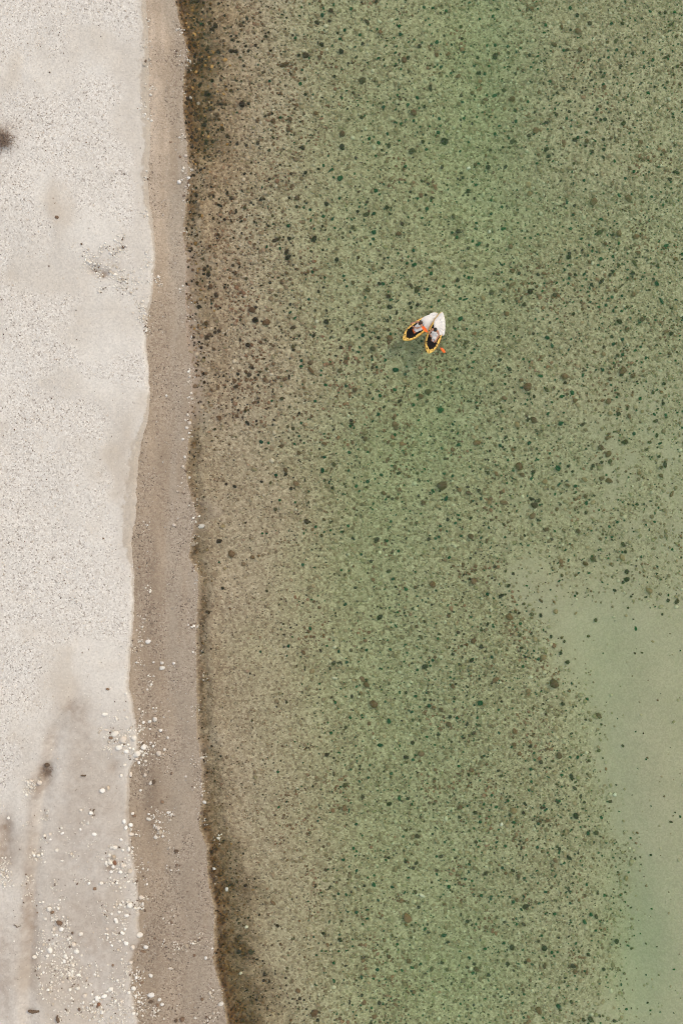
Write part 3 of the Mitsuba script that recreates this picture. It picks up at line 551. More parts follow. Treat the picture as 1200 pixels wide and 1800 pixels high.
labels['lake_pebbles'] = {'label': 'tan, brown and dark pebbles covering the shallow lake bed', 'category': 'pebbles', 'kind': 'stuff'}

x, y = scatter(60000, -22, -6)                              # dry gravel, and the thin scatter on the wet strip
g = gravelly(x, y)
d1, d2 = x - e1(y), x - e2(y)
keep = (d2 < .1) & (rng.random(len(x)) < np.where(d1 < 0, .12 + .7 * g, .16 + .3 * np.clip(fb(x, y, .6, 66) * 3, 0, 1)))
x, y, d1 = x[keep], y[keep], d1[keep]
n = len(x)
s = np.clip(np.exp(rng.normal(np.log(.021), .4, n)), .012, .06)
dark = rng.random(n) < np.where(d1 < 0, .10, .34)
c = np.where(dark[:, None], pick([(132, 122, 114), (106, 96, 90), (150, 136, 124), (116, 98, 86)], [3, 3, 2, 1.5], n), pick([(240, 237, 231), (222, 214, 204), (206, 194, 180), (188, 182, 176)], [4, 4, 3, 2], n))
c = np.where((d1 > .1)[:, None] & ~dark[:, None], c * .68, c)
P_, C_ = [np.stack([x, y, land(x, y) + s * .2, s, s * rng.uniform(.55, 1, n), s * .6, rng.uniform(0, 180, n)], -1)], [c]
# small white pebbles around the cobbles of the lower left, along the foot of the wet strip and in the runnels
SPOTS = [(222, 1292, 22, 20, 120), (212, 1505, 16, 22, 90), (225, 1600, 18, 40, 150), (110, 1660, 22, 50, 260), (130, 1700, 16, 30, 120), (185, 1760, 36, 30, 220), (230, 1740, 20, 40, 120), (265, 1310, 14, 18, 50), (280, 1455, 12, 20, 40), (10, 1520, 16, 16, 90), (60, 1375, 8, 14, 40), (205, 440, 12, 10, 60), (225, 500, 22, 14, 120), (322, 60, 5, 40, 60), (324, 200, 4, 60, 60), (326, 320, 4, 50, 70), (330, 560, 4, 80, 70), (336, 660, 4, 40, 40), (340, 900, 5, 40, 60), (345, 1080, 4, 90, 80), (346, 1250, 4, 70, 60), (356, 1440, 5, 80, 80), (375, 1650, 6, 90, 110), (258, 1150, 8, 90, 60), (262, 300, 4, 200, 70), (300, 1500, 26, 150, 130), (300, 1700, 26, 80, 120), (170, 470, 10, 12, 50), (255, 560, 5, 24, 50), (335, 750, 5, 20, 30), (325, 830, 5, 22, 30), (330, 105, 5, 20, 20), (75, 1470, 12, 30, 40), (150, 1500, 40, 60, 50), (70, 1560, 12, 20, 25)]
for cx, cy, sx, sy, m in SPOTS:
    m = int(m * (2.9 if cx < 300 else 1.1))
    kx, ky = rng.normal(0, sx, (max(m // 14, 1), 1)), rng.normal(0, sy, (max(m // 14, 1), 1))      # drifts: small clumps
    j = rng.integers(len(kx), size=m)
    x, y = wx(cx + kx[j, 0] + rng.normal(0, min(sx, 4.5), m)), wy(cy + ky[j, 0] + rng.normal(0, min(sy, 6), m))
    s = np.clip(np.exp(rng.normal(np.log(.036), .45, m)), .016, .11)
    P_.append(np.stack([x, y, land(x, y) + s * .3, s, s * rng.uniform(.6, 1, m), s * .65, rng.uniform(0, 180, m)], -1))
    C_.append(pick([(240, 237, 230), (226, 220, 210), (206, 196, 182), (120, 104, 92)], [5, 4, 2, .8] if cx < 300 else [2, 3, 4, 3], m))
pebbles('beach_gravel', np.vstack(P_), np.vstack(C_))
labels['beach_gravel'] = {'label': 'white and grey gravel and small pebbles scattered over the beach', 'category': 'gravel', 'kind': 'stuff'}

# ---------------------------------------------------------------- rafts, people, paddles
def fabric(fn, rough=.5, spec=.4):
    return two({'type': 'principled', 'base_color': mikit.proc(fn), 'roughness': rough, 'specular': spec})


def plain(rgb, rough=.55, spec=.35, k=.82):
    return two({'type': 'principled', 'base_color': {'type': 'rgb', 'value': A(*rgb, k)}, 'roughness': rough, 'specular': spec})


scene['raft_yellow'] = fabric(lambda p, n, uv: mix(A(248, 200, 92), A(252, 212, 118), fbm_(p.x * 5, p.y * 5, p.z * 5)), .42, .4)
scene['deck_black'] = fabric(lambda p, n, uv: mix(A(16, 14, 14), A(36, 31, 29), fbm_(p.x * 7, p.y * 7, p.z * 7)), .7, .15)
scene['trim_black'] = plain((26, 23, 22))
scene['seam_brown'] = plain((108, 70, 30))
scene['cord_orange'] = plain((196, 120, 48))
scene['white_cloth'] = fabric(lambda p, n, uv: mix(A(230, 228, 226, .78), A(242, 241, 240, .78), fbm_(p.x * 6, p.y * 6, p.z * 6)), .9, .1)
scene['skin'] = fabric(lambda p, n, uv: mix(A(196, 140, 112), A(214, 158, 128), fbm_(p.x * 9, p.y * 9, p.z * 9)), .55, .35)
scene['brown_hair'] = fabric(lambda p, n, uv: mix(A(40, 24, 18), A(72, 42, 30), fbm_(p.x * 60, p.y * 60, p.z * 20)), .5, .4)
scene['black_hair'] = fabric(lambda p, n, uv: mix(A(18, 18, 16), A(40, 38, 34), fbm_(p.x * 60, p.y * 60, p.z * 20)), .5, .4)
scene['blade_orange'] = plain((246, 100, 6), .45, .4, .86)
scene['shaft_dark'] = plain((92, 66, 50), .4, .5)
scene['eye_dark'] = plain((30, 22, 18), .2, .5)


def smoothed(man, L, it=8):
    m = man.refine_to_length(L).to_mesh()
    t = trimesh.Trimesh(m.vert_properties[:, :3], m.tri_verts, process=True)
    trimesh.smoothing.filter_taubin(t, iterations=it)
    return t


def ball(c, r, n=14, s=(1, 1, 1)):
    return m3.Manifold.sphere(1, n).scale([r * s[0], r * s[1], r * s[2]]).translate(list(map(float, c)))


def hull(*b): return m3.Manifold.batch_hull(list(b))


def chain(pts, rad, n=14):
    b = [ball(p, r, n) for p, r in zip(pts, rad)]
    return [hull(u, v) for u, v in zip(b, b[1:])]


def union(parts): return m3.Manifold.batch_boolean(parts, m3.OpType.Add)


class Frame:
    """raft space: x to the bow, y to the paddler's left, z up, origin at the raft's middle on the water"""
    def __init__(s, bow, stern):
        b, a = at(*bow, .15), at(*stern, .15)
        s.o, d = (a + b) / 2, b - a
        s.o[2] = 0
        s.len = float(np.linalg.norm(d[:2]))
        s.f = d / np.linalg.norm(d)
        s.l = np.array([-s.f[1], s.f[0], 0])
        s.ang = math.atan2(s.f[1], s.f[0])

    def world(s, v):
        v = np.asarray(v, float)
        return s.o + v[..., :1] * s.f + v[..., 1:2] * s.l + v[..., 2:] * np.array([0, 0, 1.0])

    def local(s, px, py, z):
        d = at(px, py, z) - s.o
        return np.array([d @ s.f, d @ s.l, z])

    def put(s, key, mesh, mat, smooth=True):
        if hasattr(mesh, 'to_mesh'):
            m = mesh.to_mesh()
            mesh = trimesh.Trimesh(m.vert_properties[:, :3], m.tri_verts, process=True)
        scene[key] = mikit.ply(trimesh.Trimesh(s.world(mesh.vertices), mesh.faces, process=False), mat, smooth=smooth)


def tube(pts, r, n=8):
    """an open swept tube with closed ends"""
    p = np.asarray(pts, float)
    t = np.gradient(p, axis=0)
    t /= np.linalg.norm(t, axis=1, keepdims=True) + 1e-9
    ref = np.array([0, 0, 1.0]) if np.abs(t[:, 2]).mean() < .8 else np.array([1.0, 0, 0])
    a = np.cross(t, ref)
    a /= np.linalg.norm(a, axis=1, keepdims=True)
    b = np.cross(t, a)
    th = np.arange(n) * 2 * np.pi / n
    r = np.broadcast_to(r, len(p))
    v = p[:, None] + r[:, None, None] * (np.cos(th)[None, :, None] * a[:, None] + np.sin(th)[None, :, None] * b[:, None])
    i, j = np.meshgrid(np.arange(len(p) - 1), np.arange(n), indexing='ij')
    f = np.stack([i * n + j, i * n + (j + 1) % n, (i + 1) * n + (j + 1) % n, (i + 1) * n + j], -1).reshape(-1, 4)
    f = np.vstack([f[:, [0, 1, 2]], f[:, [0, 2, 3]]])
    k = len(p) * n
    caps = [[k, (q + 1) % n, q] for q in range(n)] + [[k + 1, k - n + q, k - n + (q + 1) % n] for q in range(n)]
    return trimesh.Trimesh(np.vstack([v.reshape(-1, 3), p[:1], p[-1:]]), np.vstack([f, caps]), process=False)


W_T = np.array([0, .03, .08, .15, .25, .35, .45, .55, .65, .75, .85, .93, .98, 1.0])       # along the raft from the bow


def make_raft(fr, key, wmax, Wr, label):
    L = fr.len
    ts = np.linspace(0, 1, 41)
    from scipy.interpolate import PchipInterpolator
    wf = PchipInterpolator(W_T, np.array(Wr) * wmax)
    hw = lambda t: float(wf(np.clip(t, 0, 1)))                      # outer half width
    X = lambda t: L / 2 - t * L
    rr = lambda t: .125 * float(np.interp(t, [0, .05, .15, .3, .8, .95, 1], [.35, .75, 1, .95, .95, .8, .5]))
    rise = lambda t: .13 * max(0, 1 - t / .22) ** 2 + .09 * max(0, (t - .82) / .18) ** 2
    zc = .12
    parts = []
    for s in (1, -1):
        pts, rad = [], []
        for t in ts:
            r = min(rr(t), max(hw(t), .03))
            tt = np.clip(t, r * .8 / L, 1 - r / L)
            pts.append((X(tt), s * max(hw(t) - r, 0), zc + rise(t)))
            rad.append(r)
        parts += chain(pts, rad, 16)
    parts.append(hull(ball((L / 2 - .17, 0, zc + rise(.06)), .10), ball((L / 2 - .02, 0, zc + rise(0)), .028)))
    fr.put(key + '__tube', smoothed(union(parts), .05, 6), 'raft_yellow')

    def top(t, s, inset):                                           # a point on the tube's upper side; inset 0 = ridge
        r = min(rr(t), max(hw(t), .03))
        return np.array([X(t), s * max(hw(t) - r + r * math.sin(inset), 0), zc + rise(t) + r * math.cos(inset)])
    # spray deck: from behind the bow to the stern, a little domed, laced to the inner side of the tubes
    n_, rows = 13, []
    for t in np.concatenate([np.linspace(.1005, .18, 14)[:-1], np.linspace(.18, .94, 31)]):
        e = max(hw(t) - .095, .02) * min(1, (max((t - .10) / .075, 0)) ** .45)
        for u in np.linspace(-1, 1, n_):
            rows.append((X(t), u * e, zc + rise(t) + rr(t) + .004 + .03 * (1 - u * u) + .012 * math.sin(9 * t + 2 * u)))
    v = np.array(rows)
    i = np.arange(len(v)).reshape(44, n_)
    q = np.stack([i[:-1, :-1], i[:-1, 1:], i[1:, 1:], i[1:, :-1]], -1).reshape(-1, 4)
    f = np.vstack([q[:, [0, 1, 2]], q[:, [0, 2, 3]]])
    low = v - [0, 0, .03]
    rim = np.concatenate([i[0], i[1:, -1], i[-1, ::-1][1:], i[::-1, 0][1:-1]])
    k = len(v)
    side = np.array([[a, b, b + k, a + k] for a, b in zip(rim, np.roll(rim, -1))])
    fr.put(key + '__spray_deck', trimesh.Trimesh(np.vstack([v, low]), np.vstack([f[:, ::-1], f + k, side[:, [0, 1, 2]], side[:, [0, 2, 3]]]), process=False), 'deck_black', 35)
    # hull bottom
    o = np.array([(X(t), max(hw(t) - .13, .01)) for t in np.linspace(.12, .92, 30)])
    poly = shapely.Polygon(np.vstack([o, (o * [1, -1])[::-1]]))
    b = trimesh.creation.extrude_polygon(poly, .03, engine='earcut')
    b.apply_translation([0, 0, .0])
    fr.put(key + '__floor', b, 'deck_black', 30)
    num = 0
    for t, s in ((.085, 1), (.085, -1), (.2, 1), (.2, -1), (.42, 1)):     # seams between the tube panels
        pts = [top(t + .012 * math.sin(a), s, a) * [1, 1, 1] + [0, 0, .002] for a in np.linspace(-1.1, 1.1, 9)]
        pts = [p + [(0.045 if t < .1 else 0) * (1 - abs(p[1]) / .2), 0, 0] for p in pts]
        fr.put(f'{key}__seam' + (f'_{num:03d}' if num else ''), tube(pts, .011, 6), 'seam_brown')
        num += 1
    fr.put(f'{key}__bow_seam', tube([(L / 2 - .03, .004, zc + .16), (L / 2 - .1, .0, zc + .202), (L / 2 - .2, -.004, zc + .207), (L / 2 - .27, 0, zc + .165)], .013, 6), 'seam_brown')
    num = 0
    for t, s, a in ((.13, 1, .1), (.1, -1, .35), (.27, 1, .1), (.24, -1, .5), (.5, -1, .6), (.62, 1, .2)):   # black lash patches with a loop
        c = top(t, s, a)
        nrm = np.array([0, s * math.sin(a), math.cos(a)])
        d = m3.Manifold.cylinder(.012, .042, .036, 14)
        m = d.to_mesh()
        vv = m.vert_properties[:, :3]
        ax = np.cross(nrm, [1, 0, 0])
        Rm = np.stack([np.array([1.0, 0, 0]), ax / np.linalg.norm(ax) * -1, nrm], 1)
        lp = tube([c + Rm @ np.array([.03 * math.cos(h), 0, .012 + .025 * math.sin(h)]) for h in np.linspace(0, np.pi, 9)], .007, 6)
        disc = trimesh.Trimesh(vv @ Rm.T + c - nrm * .004, m.tri_verts, process=False)
        pk = f'{key}__lash_patch' + (f'_{num:03d}' if num else '')
        fr.put(pk, disc, 'trim_black', 40)
        fr.put(pk + '__loop', lp, 'trim_black')
        num += 1
    cord = [top(t, s, 1.35) + [0, s * .006, -.004 if i % 2 else .008] for s in (1, -1) for i, t in enumerate(np.linspace(.06, .7, 22))]
    fr.put(key + '__perimeter_cord', trimesh.util.concatenate([tube(cord[:22], .009, 6), tube(cord[22:], .009, 6)]), 'cord_orange')
    labels[key] = {'label': label, 'category': 'raft', 'group': 'two inflatable rafts side by side'}
    return hw, X, rr, rise


def finger_hand(wrist, grip, axis, side):
    """palm and five bent fingers closed round a shaft through grip along axis; side: where the back of the hand looks"""
    wrist, grip, axis = (np.asarray(a, float) for a in (wrist, grip, axis))
    axis = axis / np.linalg.norm(axis)
    fwd = grip - wrist
    fwd = fwd - axis * (fwd @ axis)
    fwd /= np.linalg.norm(fwd) + 1e-9
    up = np.cross(axis, fwd) * side
    if up[2] < 0:
        up = -up
    pc = grip - fwd * .035 + up * .03
    parts = [hull(ball(pc + axis * .034, .014, 10), ball(pc - axis * .034, .014, 10), ball(wrist + axis * .014, .022, 10), ball(wrist - axis * .014, .022, 10))]
    for k, (o, ln) in enumerate(zip((.036, .013, -.011, -.034), (.95, 1.05, 1.0, .8))):
        b = pc + axis * o
        parts += chain([b, b + fwd * .034 * ln + up * .004, grip + axis * o + fwd * .030 + up * .002, grip + axis * o * .95 + fwd * .012 - up * .030, grip + axis * o * .9 - fwd * .012 - up * .026], [.0105, .0100, .0095, .0088, .008], 8)
    tb = wrist + (pc - wrist) * .45 + axis * .03
    parts += chain([tb, tb + fwd * .028 + axis * .022 - up * .012, grip + axis * .052 - fwd * .004 - up * .026, grip + axis * .044 + fwd * .016 - up * .026], [.014, .012, .0105, .009], 8)
    return parts


def make_person(fr, key, hip, lean, headpos, sh_w, arms, knees, hair_mat, bun, label, hair_shape):
    """arms: {1 (left): (elbow, grip), -1: (elbow, grip), 'axis': shaft direction}"""
    hip, head = np.array(hip, float), np.array(headpos, float)
    neck = head + np.array([-.035, 0, -.155])
    chest = hip * .35 + neck * .65
    look = np.array([.9, .0, -.35])
    look /= np.linalg.norm(look)
    body = chain([hip + [0, 0, .02], hip * .6 + neck * .4, chest], [.125, .112, .12])
    shl = {s: neck + np.array([.0, s * sh_w, -.055]) for s in (1, -1)}
    body += [hull(ball(chest + [0, .06, 0], .105), ball(chest - [0, .06, 0], .105), ball(shl[1], .055), ball(shl[-1], .055), ball(neck + [0, 0, -.03], .06))]
    body += chain([neck + [-.005, 0, -.06], neck + [.005, 0, .03], head + [-.012, 0, -.05]], [.058, .05, .055])
    up = np.array([.35, 0, .9])
    up /= np.linalg.norm(up)
    sd = np.array([0, 1.0, 0])
    H_ = lambda a, b, c: head + look * a + sd * b + up * c
    body += [hull(ball(H_(-.01, 0, .03), .092, 18), ball(H_(-.035, 0, .015), .085, 18), ball(H_(.03, 0, -.015), .066, 16), ball(H_(.045, 0, -.075), .034, 12)),
             hull(ball(H_(.092, 0, .02), .008, 8), ball(H_(.115, 0, -.018), .013, 8), ball(H_(.09, .012, -.024), .009, 8), ball(H_(.09, -.012, -.024), .009, 8)),
             hull(ball(H_(.084, .02, -.055), .007, 8), ball(H_(.090, 0, -.052), .009, 8), ball(H_(.084, -.02, -.055), .007, 8)),
             hull(ball(H_(.078, .045, .036), .010, 8), ball(H_(.09, .012, .034), .009, 8)), hull(ball(H_(.078, -.045, .036), .010, 8), ball(H_(.09, -.012, .034), .009, 8))]
    for s in (1, -1):
        body += [hull(ball(H_(-.01, s * .088, .02), .012, 8), ball(H_(-.005, s * .086, -.025), .009, 8), ball(H_(-.026, s * .096, .01), .009, 8))]
        elbow, grip = (np.array(a, float) for a in arms[s])
        d = grip - elbow
        wrist = grip - d / np.linalg.norm(d) * .085
        body += chain([shl[s], shl[s] * .5 + elbow * .5, elbow, elbow * .6 + wrist * .4, wrist], [.054, .047, .039, .037, .025], 12)
        body += finger_hand(wrist, grip, np.array(arms['axis'], float), s)
        kn = np.array(knees[s], float)
        foot = kn + np.array([.36, -s * .02, -.22])
        foot[0] = min(foot[0], fr.len / 2 - .42)
        body += chain([hip + [0, s * .085, -.0], hip * .5 + kn * .5 + [0, s * .03, 0], kn, kn * .5 + foot * .5, foot], [.098, .085, .058, .055, .04], 12)
        body += chain([foot, foot + [.05, 0, .0], foot + [.12, 0, .05]], [.04, .036, .025], 10)
    t = smoothed(union(body), .016, 5)
    fr.put(key + '__body', t, 'skin')
    eyes = [ball(H_(.082, s * .032, .016), .011, 10) for s in (1, -1)]
    fr.put(key + '__eye', eyes[0], 'eye_dark')
    fr.put(key + '__eye_001', eyes[1], 'eye_dark')
    hr = [hull(ball(H_(-.025, 0, .045), .101, 18), ball(H_(-.055, 0, .015), .092, 18)), hull(ball(H_(.035, .03, .075), .052, 12), ball(H_(.035, -.03, .075), .052, 12), ball(H_(-.03, 0, .07), .085, 14)),
          hull(ball(H_(-.03, .07, 0), .036, 10), ball(H_(-.07, .045, -.05), .045, 10)), hull(ball(H_(-.03, -.07, 0), .036, 10), ball(H_(-.07, -.045, -.05), .045, 10))]
    if bun:
        hr += [ball(H_(-.10, 0, .075), .056, 14), hull(ball(H_(-.08, 0, .06), .05), ball(H_(-.06, 0, .05), .06))]
    else:
        hr += chain([H_(-.08, 0, -.03), H_(-.115, .01, -.11), H_(-.14, .02, -.20)], [.075, .06, .035])
    hm = smoothed(union(hr), .02, 4)
    v = np.array(hm.vertices)
    hm.vertices = v + hm.vertex_normals * (.007 * (meshkit.noise(v * [90, 140, 40]) - .5))[:, None]
    fr.put(key + '__hair', hm, hair_mat)
    # sleeveless white dress: bodice and the skirt spread over the lap
    dr_ = chain([hip + [0, 0, .03], hip * .6 + neck * .4, chest], [.15, .13, .132])
    dr_ += [hull(ball(chest + [0, .062, -.01], .116), ball(chest - [0, .062, -.01], .116), ball(shl[1] * .6 + chest * .4, .082), ball(shl[-1] * .6 + chest * .4, .082))]
    for s in (1, -1):
        dr_ += [hull(ball(shl[s] + [0, -s * .035, -.005], .052), ball(chest + [0, s * .06, .02], .09))]
        kn = np.array(knees[s], float)
        dr_ += chain([hip + [0, s * .08, 0], hip * .5 + kn * .5 + [0, s * .03, .01], kn + [.02, 0, .01]], [.15, .115, .088])
    a, b = np.array(knees[1], float), np.array(knees[-1], float)
    dr_ += [hull(ball(hip + [0, .06, 0], .13), ball(hip - [0, .06, 0], .13), ball(a - [.02, .0, .01], .07), ball(b - [.02, .0, .01], .07)),
            hull(ball(a, .075), ball(b, .075), ball((a + b) / 2 + [.16, 0, -.10], .05))]
    dm = smoothed(union(dr_), .025, 8)
    v = np.array(dm.vertices)
    dm.vertices = v + dm.vertex_normals * (.028 * (meshkit.fbm(np.stack([v[:, 0] * 2.5, v[:, 1] * 13, v[:, 2] * 4], -1), 3, 5) - .5) * ss(chest[2] - .05, hip[2] + .1, v[:, 2]))[:, None]
    fr.put(key + '__dress', dm, 'white_cloth')
    labels[key] = {'label': label, 'category': 'person'}


def make_train(fr, key, outline, hw, X, rr, rise, waist, seed):
    """the white skirt train spread over the stern: a cloth that lies on deck and tubes and falls over them at its hem"""
    P = np.array([fr.local(px, py, .3)[:2] for px, py in outline])
    n = len(P)
    tck = np.linspace(0, n, n * 6, endpoint=False)
    i0 = np.floor(tck).astype(int)
    u = (tck - i0)[:, None]
    p0, p1, p2, p3 = (P[(i0 + k) % n] for k in (-1, 0, 1, 2))
    C = .5 * (2 * p1 + (p2 - p0) * u + (2 * p0 - 5 * p1 + 4 * p2 - p3) * u ** 2 + (3 * p1 - p0 - 3 * p2 + p3) * u ** 3)
    poly = shapely.Polygon(C).buffer(.012)
    x0, y0, x1, y1 = poly.bounds
    g = np.stack(np.meshgrid(np.arange(x0, x1, .028), np.arange(y0, y1, .028)), -1).reshape(-1, 2)
    g = g[shapely.contains_xy(poly.buffer(-.014), g[:, 0], g[:, 1])]
    ring = np.array(poly.exterior.segmentize(.03).coords)[:-1]
    Q = np.vstack([ring, g])
    tri = Delaunay(Q).simplices
    cen = Q[tri].mean(1)
    tri = tri[shapely.contains_xy(poly, cen[:, 0], cen[:, 1])]
    edge = shapely.distance(poly.exterior, shapely.points(Q))
    L = fr.len
    z = []
    for x, y in Q:
        t = np.clip((L / 2 - x) / L, 0, 1)
        w, r = hw(t), rr(t)
        c = max(w - r, 0)
        ay = abs(y)
        zt = .12 + rise(t)
        if ay > c:
            k = (ay - c) / r
            zz = zt + r * math.sqrt(max(1 - min(k, 1) ** 2, 0)) - max(k - 1, 0) * .25
        else:
            zz = zt + r * (1 - .15 * (1 - ay / max(c, .01)) ** 2) + .03
        if (L / 2 - x) > L:
            zz -= .5 * ((L / 2 - x) - L)
        z.append(max(zz, .03))
    z = np.array(z)
    puff = np.exp(-((Q[:, 0] - waist[0]) / .35) ** 2 - ((Q[:, 1] - waist[1]) / .26) ** 2)
    d = Q - np.asarray(waist)
    rad, phi = np.hypot(d[:, 0], d[:, 1]), np.arctan2(d[:, 1], d[:, 0])
    folds = .022 * np.sin(phi * 17 + 1.5 * meshkit.noise(np.stack([rad * 3, phi * 2, phi * 0], -1), seed) * 3) * ss(.1, .5, rad) + .03 * (meshkit.fbm(np.stack([rad * 2.5, phi * 5, phi * 0], -1), 3, seed) - .5)
    z = z + .035 + .16 * puff + folds - .03 * (1 - ss(0, .07, edge))
    v = np.column_stack([Q, z])
    k = len(v)
    nrm = trimesh.Trimesh(v, tri, process=False)
    if nrm.face_normals[:, 2].mean() < 0:
        tri = tri[:, ::-1]
    m = len(ring)
    a = np.arange(m)
    b = (a + 1) % m
    sgn = shapely.Polygon(ring).exterior.is_ccw
    side = np.stack([a, a + k, b + k, b], 1) if sgn else np.stack([b, b + k, a + k, a], 1)
    fr.put(key, trimesh.Trimesh(np.vstack([v, v - [0, 0, .012]]), np.vstack([tri, tri[:, ::-1] + k, side[:, [0, 1, 2]], side[:, [0, 2, 3]]]), process=False), 'white_cloth', 50)


def blade(c, axis, length, width, flat):
    """spoon blade: centre, direction away from the shaft, and the direction it is wide in"""
    c, axis, flat = (np.asarray(a, float) for a in (c, axis, flat))
    axis = axis / np.linalg.norm(axis)
    flat = flat - axis * (flat @ axis)
    flat /= np.linalg.norm(flat)
    nn = np.cross(axis, flat)
    us, vs, top_, bot = np.linspace(0, 1, 15), np.linspace(-1, 1, 9), [], []
    for u in us:
        w = width / 2 * max(.18, float(np.interp(u, [0, .12, .35, .6, .85, .96, 1], [.22, .55, .9, 1, .92, .66, .35])))
        for v in vs:
            base = c + axis * (u - .5) * length + flat * v * w
            cup = .02 * (v * v) + .025 * (u - .5) ** 2 + .01 * math.exp(-(v / .15) ** 2) * (1 - u)
            th = .009 * (1 - abs(v) ** 3 * .7)
            top_.append(base + nn * (cup + th))
            bot.append(base + nn * (cup - th))
    v = np.array(top_ + bot)
    i = np.arange(15 * 9).reshape(15, 9)
    q = np.stack([i[:-1, :-1], i[1:, :-1], i[1:, 1:], i[:-1, 1:]], -1).reshape(-1, 4)
    f = np.vstack([q[:, [0, 1, 2]], q[:, [0, 2, 3]]])
    rim = np.concatenate([i[0], i[1:, -1], i[-1, ::-1][1:], i[::-1, 0][1:-1]])
    side = np.array([[a, b, b + 135, a + 135] for a, b in zip(rim, np.roll(rim, -1))])
    m = trimesh.Trimesh(v, np.vstack([f, f[:, ::-1] + 135, side[:, [0, 1, 2]], side[:, [0, 2, 3]]]), process=False)
    trimesh.repair.fix_normals(m)
    return m


class World:
    put = Frame.put

    def world(s, v): return np.asarray(v, float)


W0 = World()
FA, FB = Frame((708, 597.5), (767.5, 550)), Frame((752.5, 621.3), (776.5, 548.5))
WA = [.05, .26, .50, .76, .95, 1, 1, .96, .84, .68, .46, .30, .18, .07]
WB = [.05, .25, .50, .74, .92, .99, 1, .96, .87, .72, .52, .33, .19, .08]
ra = make_raft(FA, 'inflatable_raft', .405, WA, 'left yellow inflatable raft with black spray deck, its bow pointing to the lower left')
rb = make_raft(FB, 'inflatable_raft_001', .43, WB, 'right yellow inflatable raft with black spray deck, its bow pointing straight down the photo')


def PA(x, y, z): return FA.local(685 + x / 10, 530 + y / 10, z)
def PB(x, y, z): return FB.local(685 + x / 10, 530 + y / 10, z)


def photo_outline(pts): return [(685 + x / 10, 530 + y / 10) for x, y in pts]


# right raft: paddle held across, an orange blade on each side
g1, g2 = PB(718, 606, .50), PB(800, 695, .46)
ax = (g2 - g1) / np.linalg.norm(g2 - g1)
b1, b2 = PB(612, 486, .56), PB(930, 846, .24)
make_person(FB, 'person_001', hip=PB(782, 585, .26) + [0.02, 0, 0], lean=0, headpos=PB(796, 498, .90), sh_w=.165, arms={-1: (PB(692, 545, .48), g1), 1: (PB(862, 590, .44), g2), 'axis': ax},
            knees={1: PB(800, 650, .36), -1: PB(757, 630, .36)}, hair_mat='black_hair', bun=True, label='person in a white dress holding a paddle across the right raft, dark hair pinned up', hair_shape=0)
make_train(FB, 'person_001__dress_train', photo_outline([(915, 185), (948, 208), (968, 258), (977, 330), (980, 420), (974, 500), (960, 568), (915, 576), (868, 580), (858, 522), (832, 496), (782, 474), (772, 436), (782, 345), (826, 272), (868, 205)]), *rb, (PB(800, 480, .3) + [-.12, -.12, 0])[:2], 3)
W0.put('paddle__shaft', tube([FB.world(b1 + (b2 - b1) * k) for k in np.linspace(.12, .93, 24)], .016, 10), 'shaft_dark')
d12 = FB.world(b2) - FB.world(b1)
W0.put('paddle__blade', blade(FB.world(b1), -d12, .47, .19, np.cross(d12, [0.05, 0, 1])), 'blade_orange')
W0.put('paddle__blade_001', blade(FB.world(b2), d12, .42, .18, np.cross(d12, [0.3, .2, 1])), 'blade_orange')
labels['paddle'] = {'label': 'double paddle with orange blades held by the person in the right raft', 'category': 'paddle'}
labels['paddle__blade'] = {'label': 'orange blade lying over the side of the left raft'}
labels['paddle__blade_001'] = {'label': 'orange blade reaching over the water right of the bow'}

# left raft: a paddle held steeply, one blade on the deck edge-on
g1, g2 = PA(372, 386, .52), PA(398, 432, .46)
s0, s1 = PA(362, 368, .56), PA(428, 545, .30)
make_person(FA, 'person', hip=PA(520, 445, .26) + [0.02, 0, 0], lean=0, headpos=PA(528, 380, .90), sh_w=.165, arms={-1: (PA(440, 365, .50), g1), 1: (PA(478, 470, .44), g2), 'axis': s1 - s0},
            knees={1: PA(478, 505, .36), -1: PA(462, 440, .36)}, hair_mat='brown_hair', bun=False, label='person in a white dress with brown hair sitting in the left raft', hair_shape=0)
make_train(FA, 'person__dress_train', photo_outline([(552, 325), (600, 266), (655, 236), (700, 216), (722, 190), (770, 178), (825, 196), (850, 214), (802, 288), (772, 350), (738, 430), (716, 470), (690, 500), (650, 482), (602, 440), (580, 395)]), *ra, (PA(590, 350, .3) + [-.12, .05, 0])[:2], 8)
W0.put('paddle_001__shaft', tube([FA.world(s0 + (s1 - s0) * k) for k in np.linspace(0, .78, 12)], .016, 10), 'shaft_dark')
d12 = FA.world(s1) - FA.world(s0)
W0.put('paddle_001__blade', blade(FA.world(s0 + (s1 - s0) * .87), d12, .30, .13, [.15, .25, 1]), 'blade_orange')
labels['paddle_001'] = {'label': 'paddle held upright with an orange blade on the deck of the left raft', 'category': 'paddle'}

# ---------------------------------------------------------------- driftwood and brush on the beach
scene['driftwood'] = fabric(lambda p, n, uv: mix(A(92, 78, 66), A(128, 110, 94), fbm_(p.x * 20, p.y * 60, p.z * 20)), .9, .1)
scene['twig'] = fabric(lambda p, n, uv: mix(A(126, 108, 96), A(160, 143, 130), fbm_(p.x * 12, p.y * 12, p.z * 12)), .9, .1)


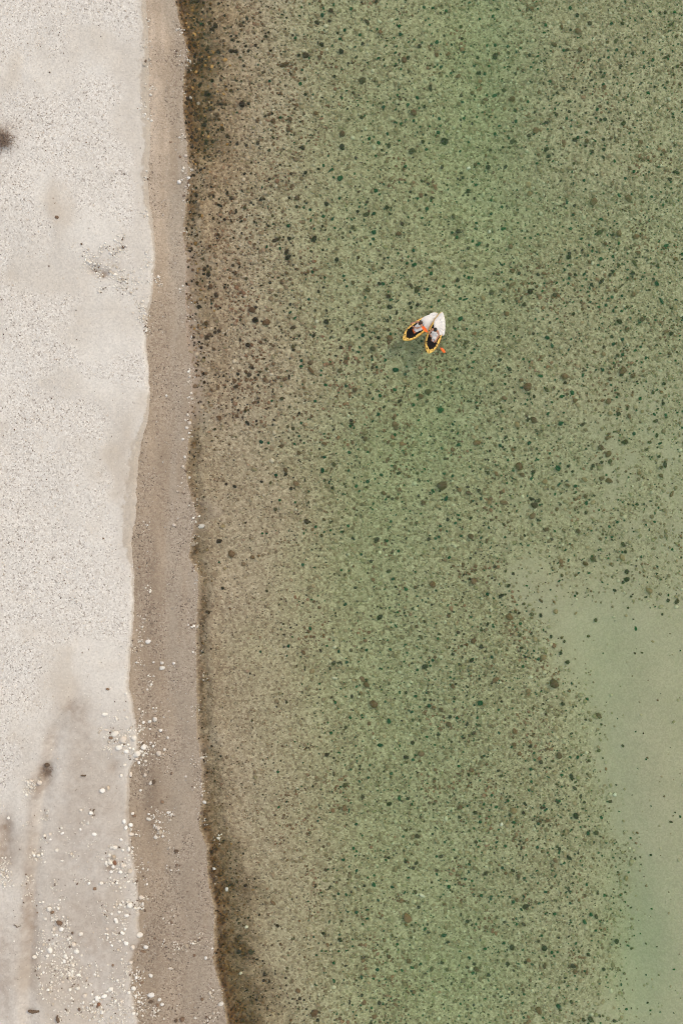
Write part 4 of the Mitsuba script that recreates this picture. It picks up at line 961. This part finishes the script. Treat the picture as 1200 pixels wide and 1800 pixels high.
def stick(key, pts, rad, label, mat='driftwood'):
    out = []
    for px, py, up in pts:
        p = at(px, py)
        z = float(land(p[0], p[1]))
        out.append(at(px, py, z) + [0, 0, up])
    p = np.array(out)
    u = np.linspace(0, len(p) - 1, 20)
    pp = np.stack([np.interp(u, np.arange(len(p)), p[:, k]) for k in range(3)], -1)
    pp[:, :2] += (meshkit.noise(np.stack([u * 1.7, u * 0, u * 0 + len(scene)], -1))[:, None] - .5) * .05
    r = np.interp(u, np.arange(len(rad)), rad) * (1 + .25 * (meshkit.noise(np.stack([u * 3, u * 0, u * 0 + 5], -1)) - .5))
    scene[key] = mikit.ply(tube(pp, r, 9), mat, smooth=True)
    labels[key] = {'label': label, 'category': 'driftwood'}


stick('driftwood_log', [(51, 1776, .06), (58, 1779, .08), (69, 1778, .05)], [.07, .09, .06], 'short grey brown driftwood log lying near the bottom left corner')
stick('driftwood_log_001', [(101, 1785, .04), (102, 1790, .10), (104, 1796, .06)], [.03, .09, .08], 'stubby dark driftwood piece standing at the bottom edge left')
stick('driftwood_log_002', [(143, 1363, .04), (151, 1364, .05)], [.04, .04], 'tiny brown stick on the smooth sand right of the runnel')
stick('driftwood_log_003', [(24, 1626, .02), (30, 1630, .03), (37, 1628, .02)], [.02, .02, .015], 'thin curved twig lying on the sand near the lower left edge')


def brush(key, px, py, spread, n, length, label, seed, flat=.25, tilt=None):
    r = np.random.default_rng(seed)
    tw = []
    p = at(px, py)
    z = float(land(p[0], p[1]))
    c0 = at(px, py, z)
    for _ in range(n):
        c = c0 + [r.normal(0, spread[0]), r.normal(0, spread[1]), 0]
        c[2] = float(land(c[0], c[1])) + r.uniform(.01, .2)
        a = r.uniform(0, 2 * np.pi) if tilt is None else tilt + r.normal(0, .5)
        ln = length * r.uniform(.4, 1)
        d = np.array([math.cos(a), math.sin(a), r.normal(.15, flat)])
        k = np.linspace(0, 1, 6)[:, None]
        bend = np.array([r.normal(0, .15), r.normal(0, .15), r.normal(-.05, .1)])
        pts = c + d * ln * k + bend * ln * k * k
        pts[:, 2] = np.maximum(pts[:, 2], z - .02)
        tw.append(tube(pts, np.linspace(.016, .005, 6) * r.uniform(.7, 1.3), 5))
    scene[key] = mikit.ply(trimesh.util.concatenate(tw), 'twig', smooth=True)
    labels[key] = {'label': label, 'category': 'driftwood pile'}


brush('twig_pile', 3, 246, (.34, .22), 130, .8, 'pile of dark tangled dead twigs at the left edge of the dry beach', 1)
brush('twig_pile_001', 86, 1352, (.12, .16), 34, .32, 'small dark clump of twigs at the upper end of the sandy runnel', 2)
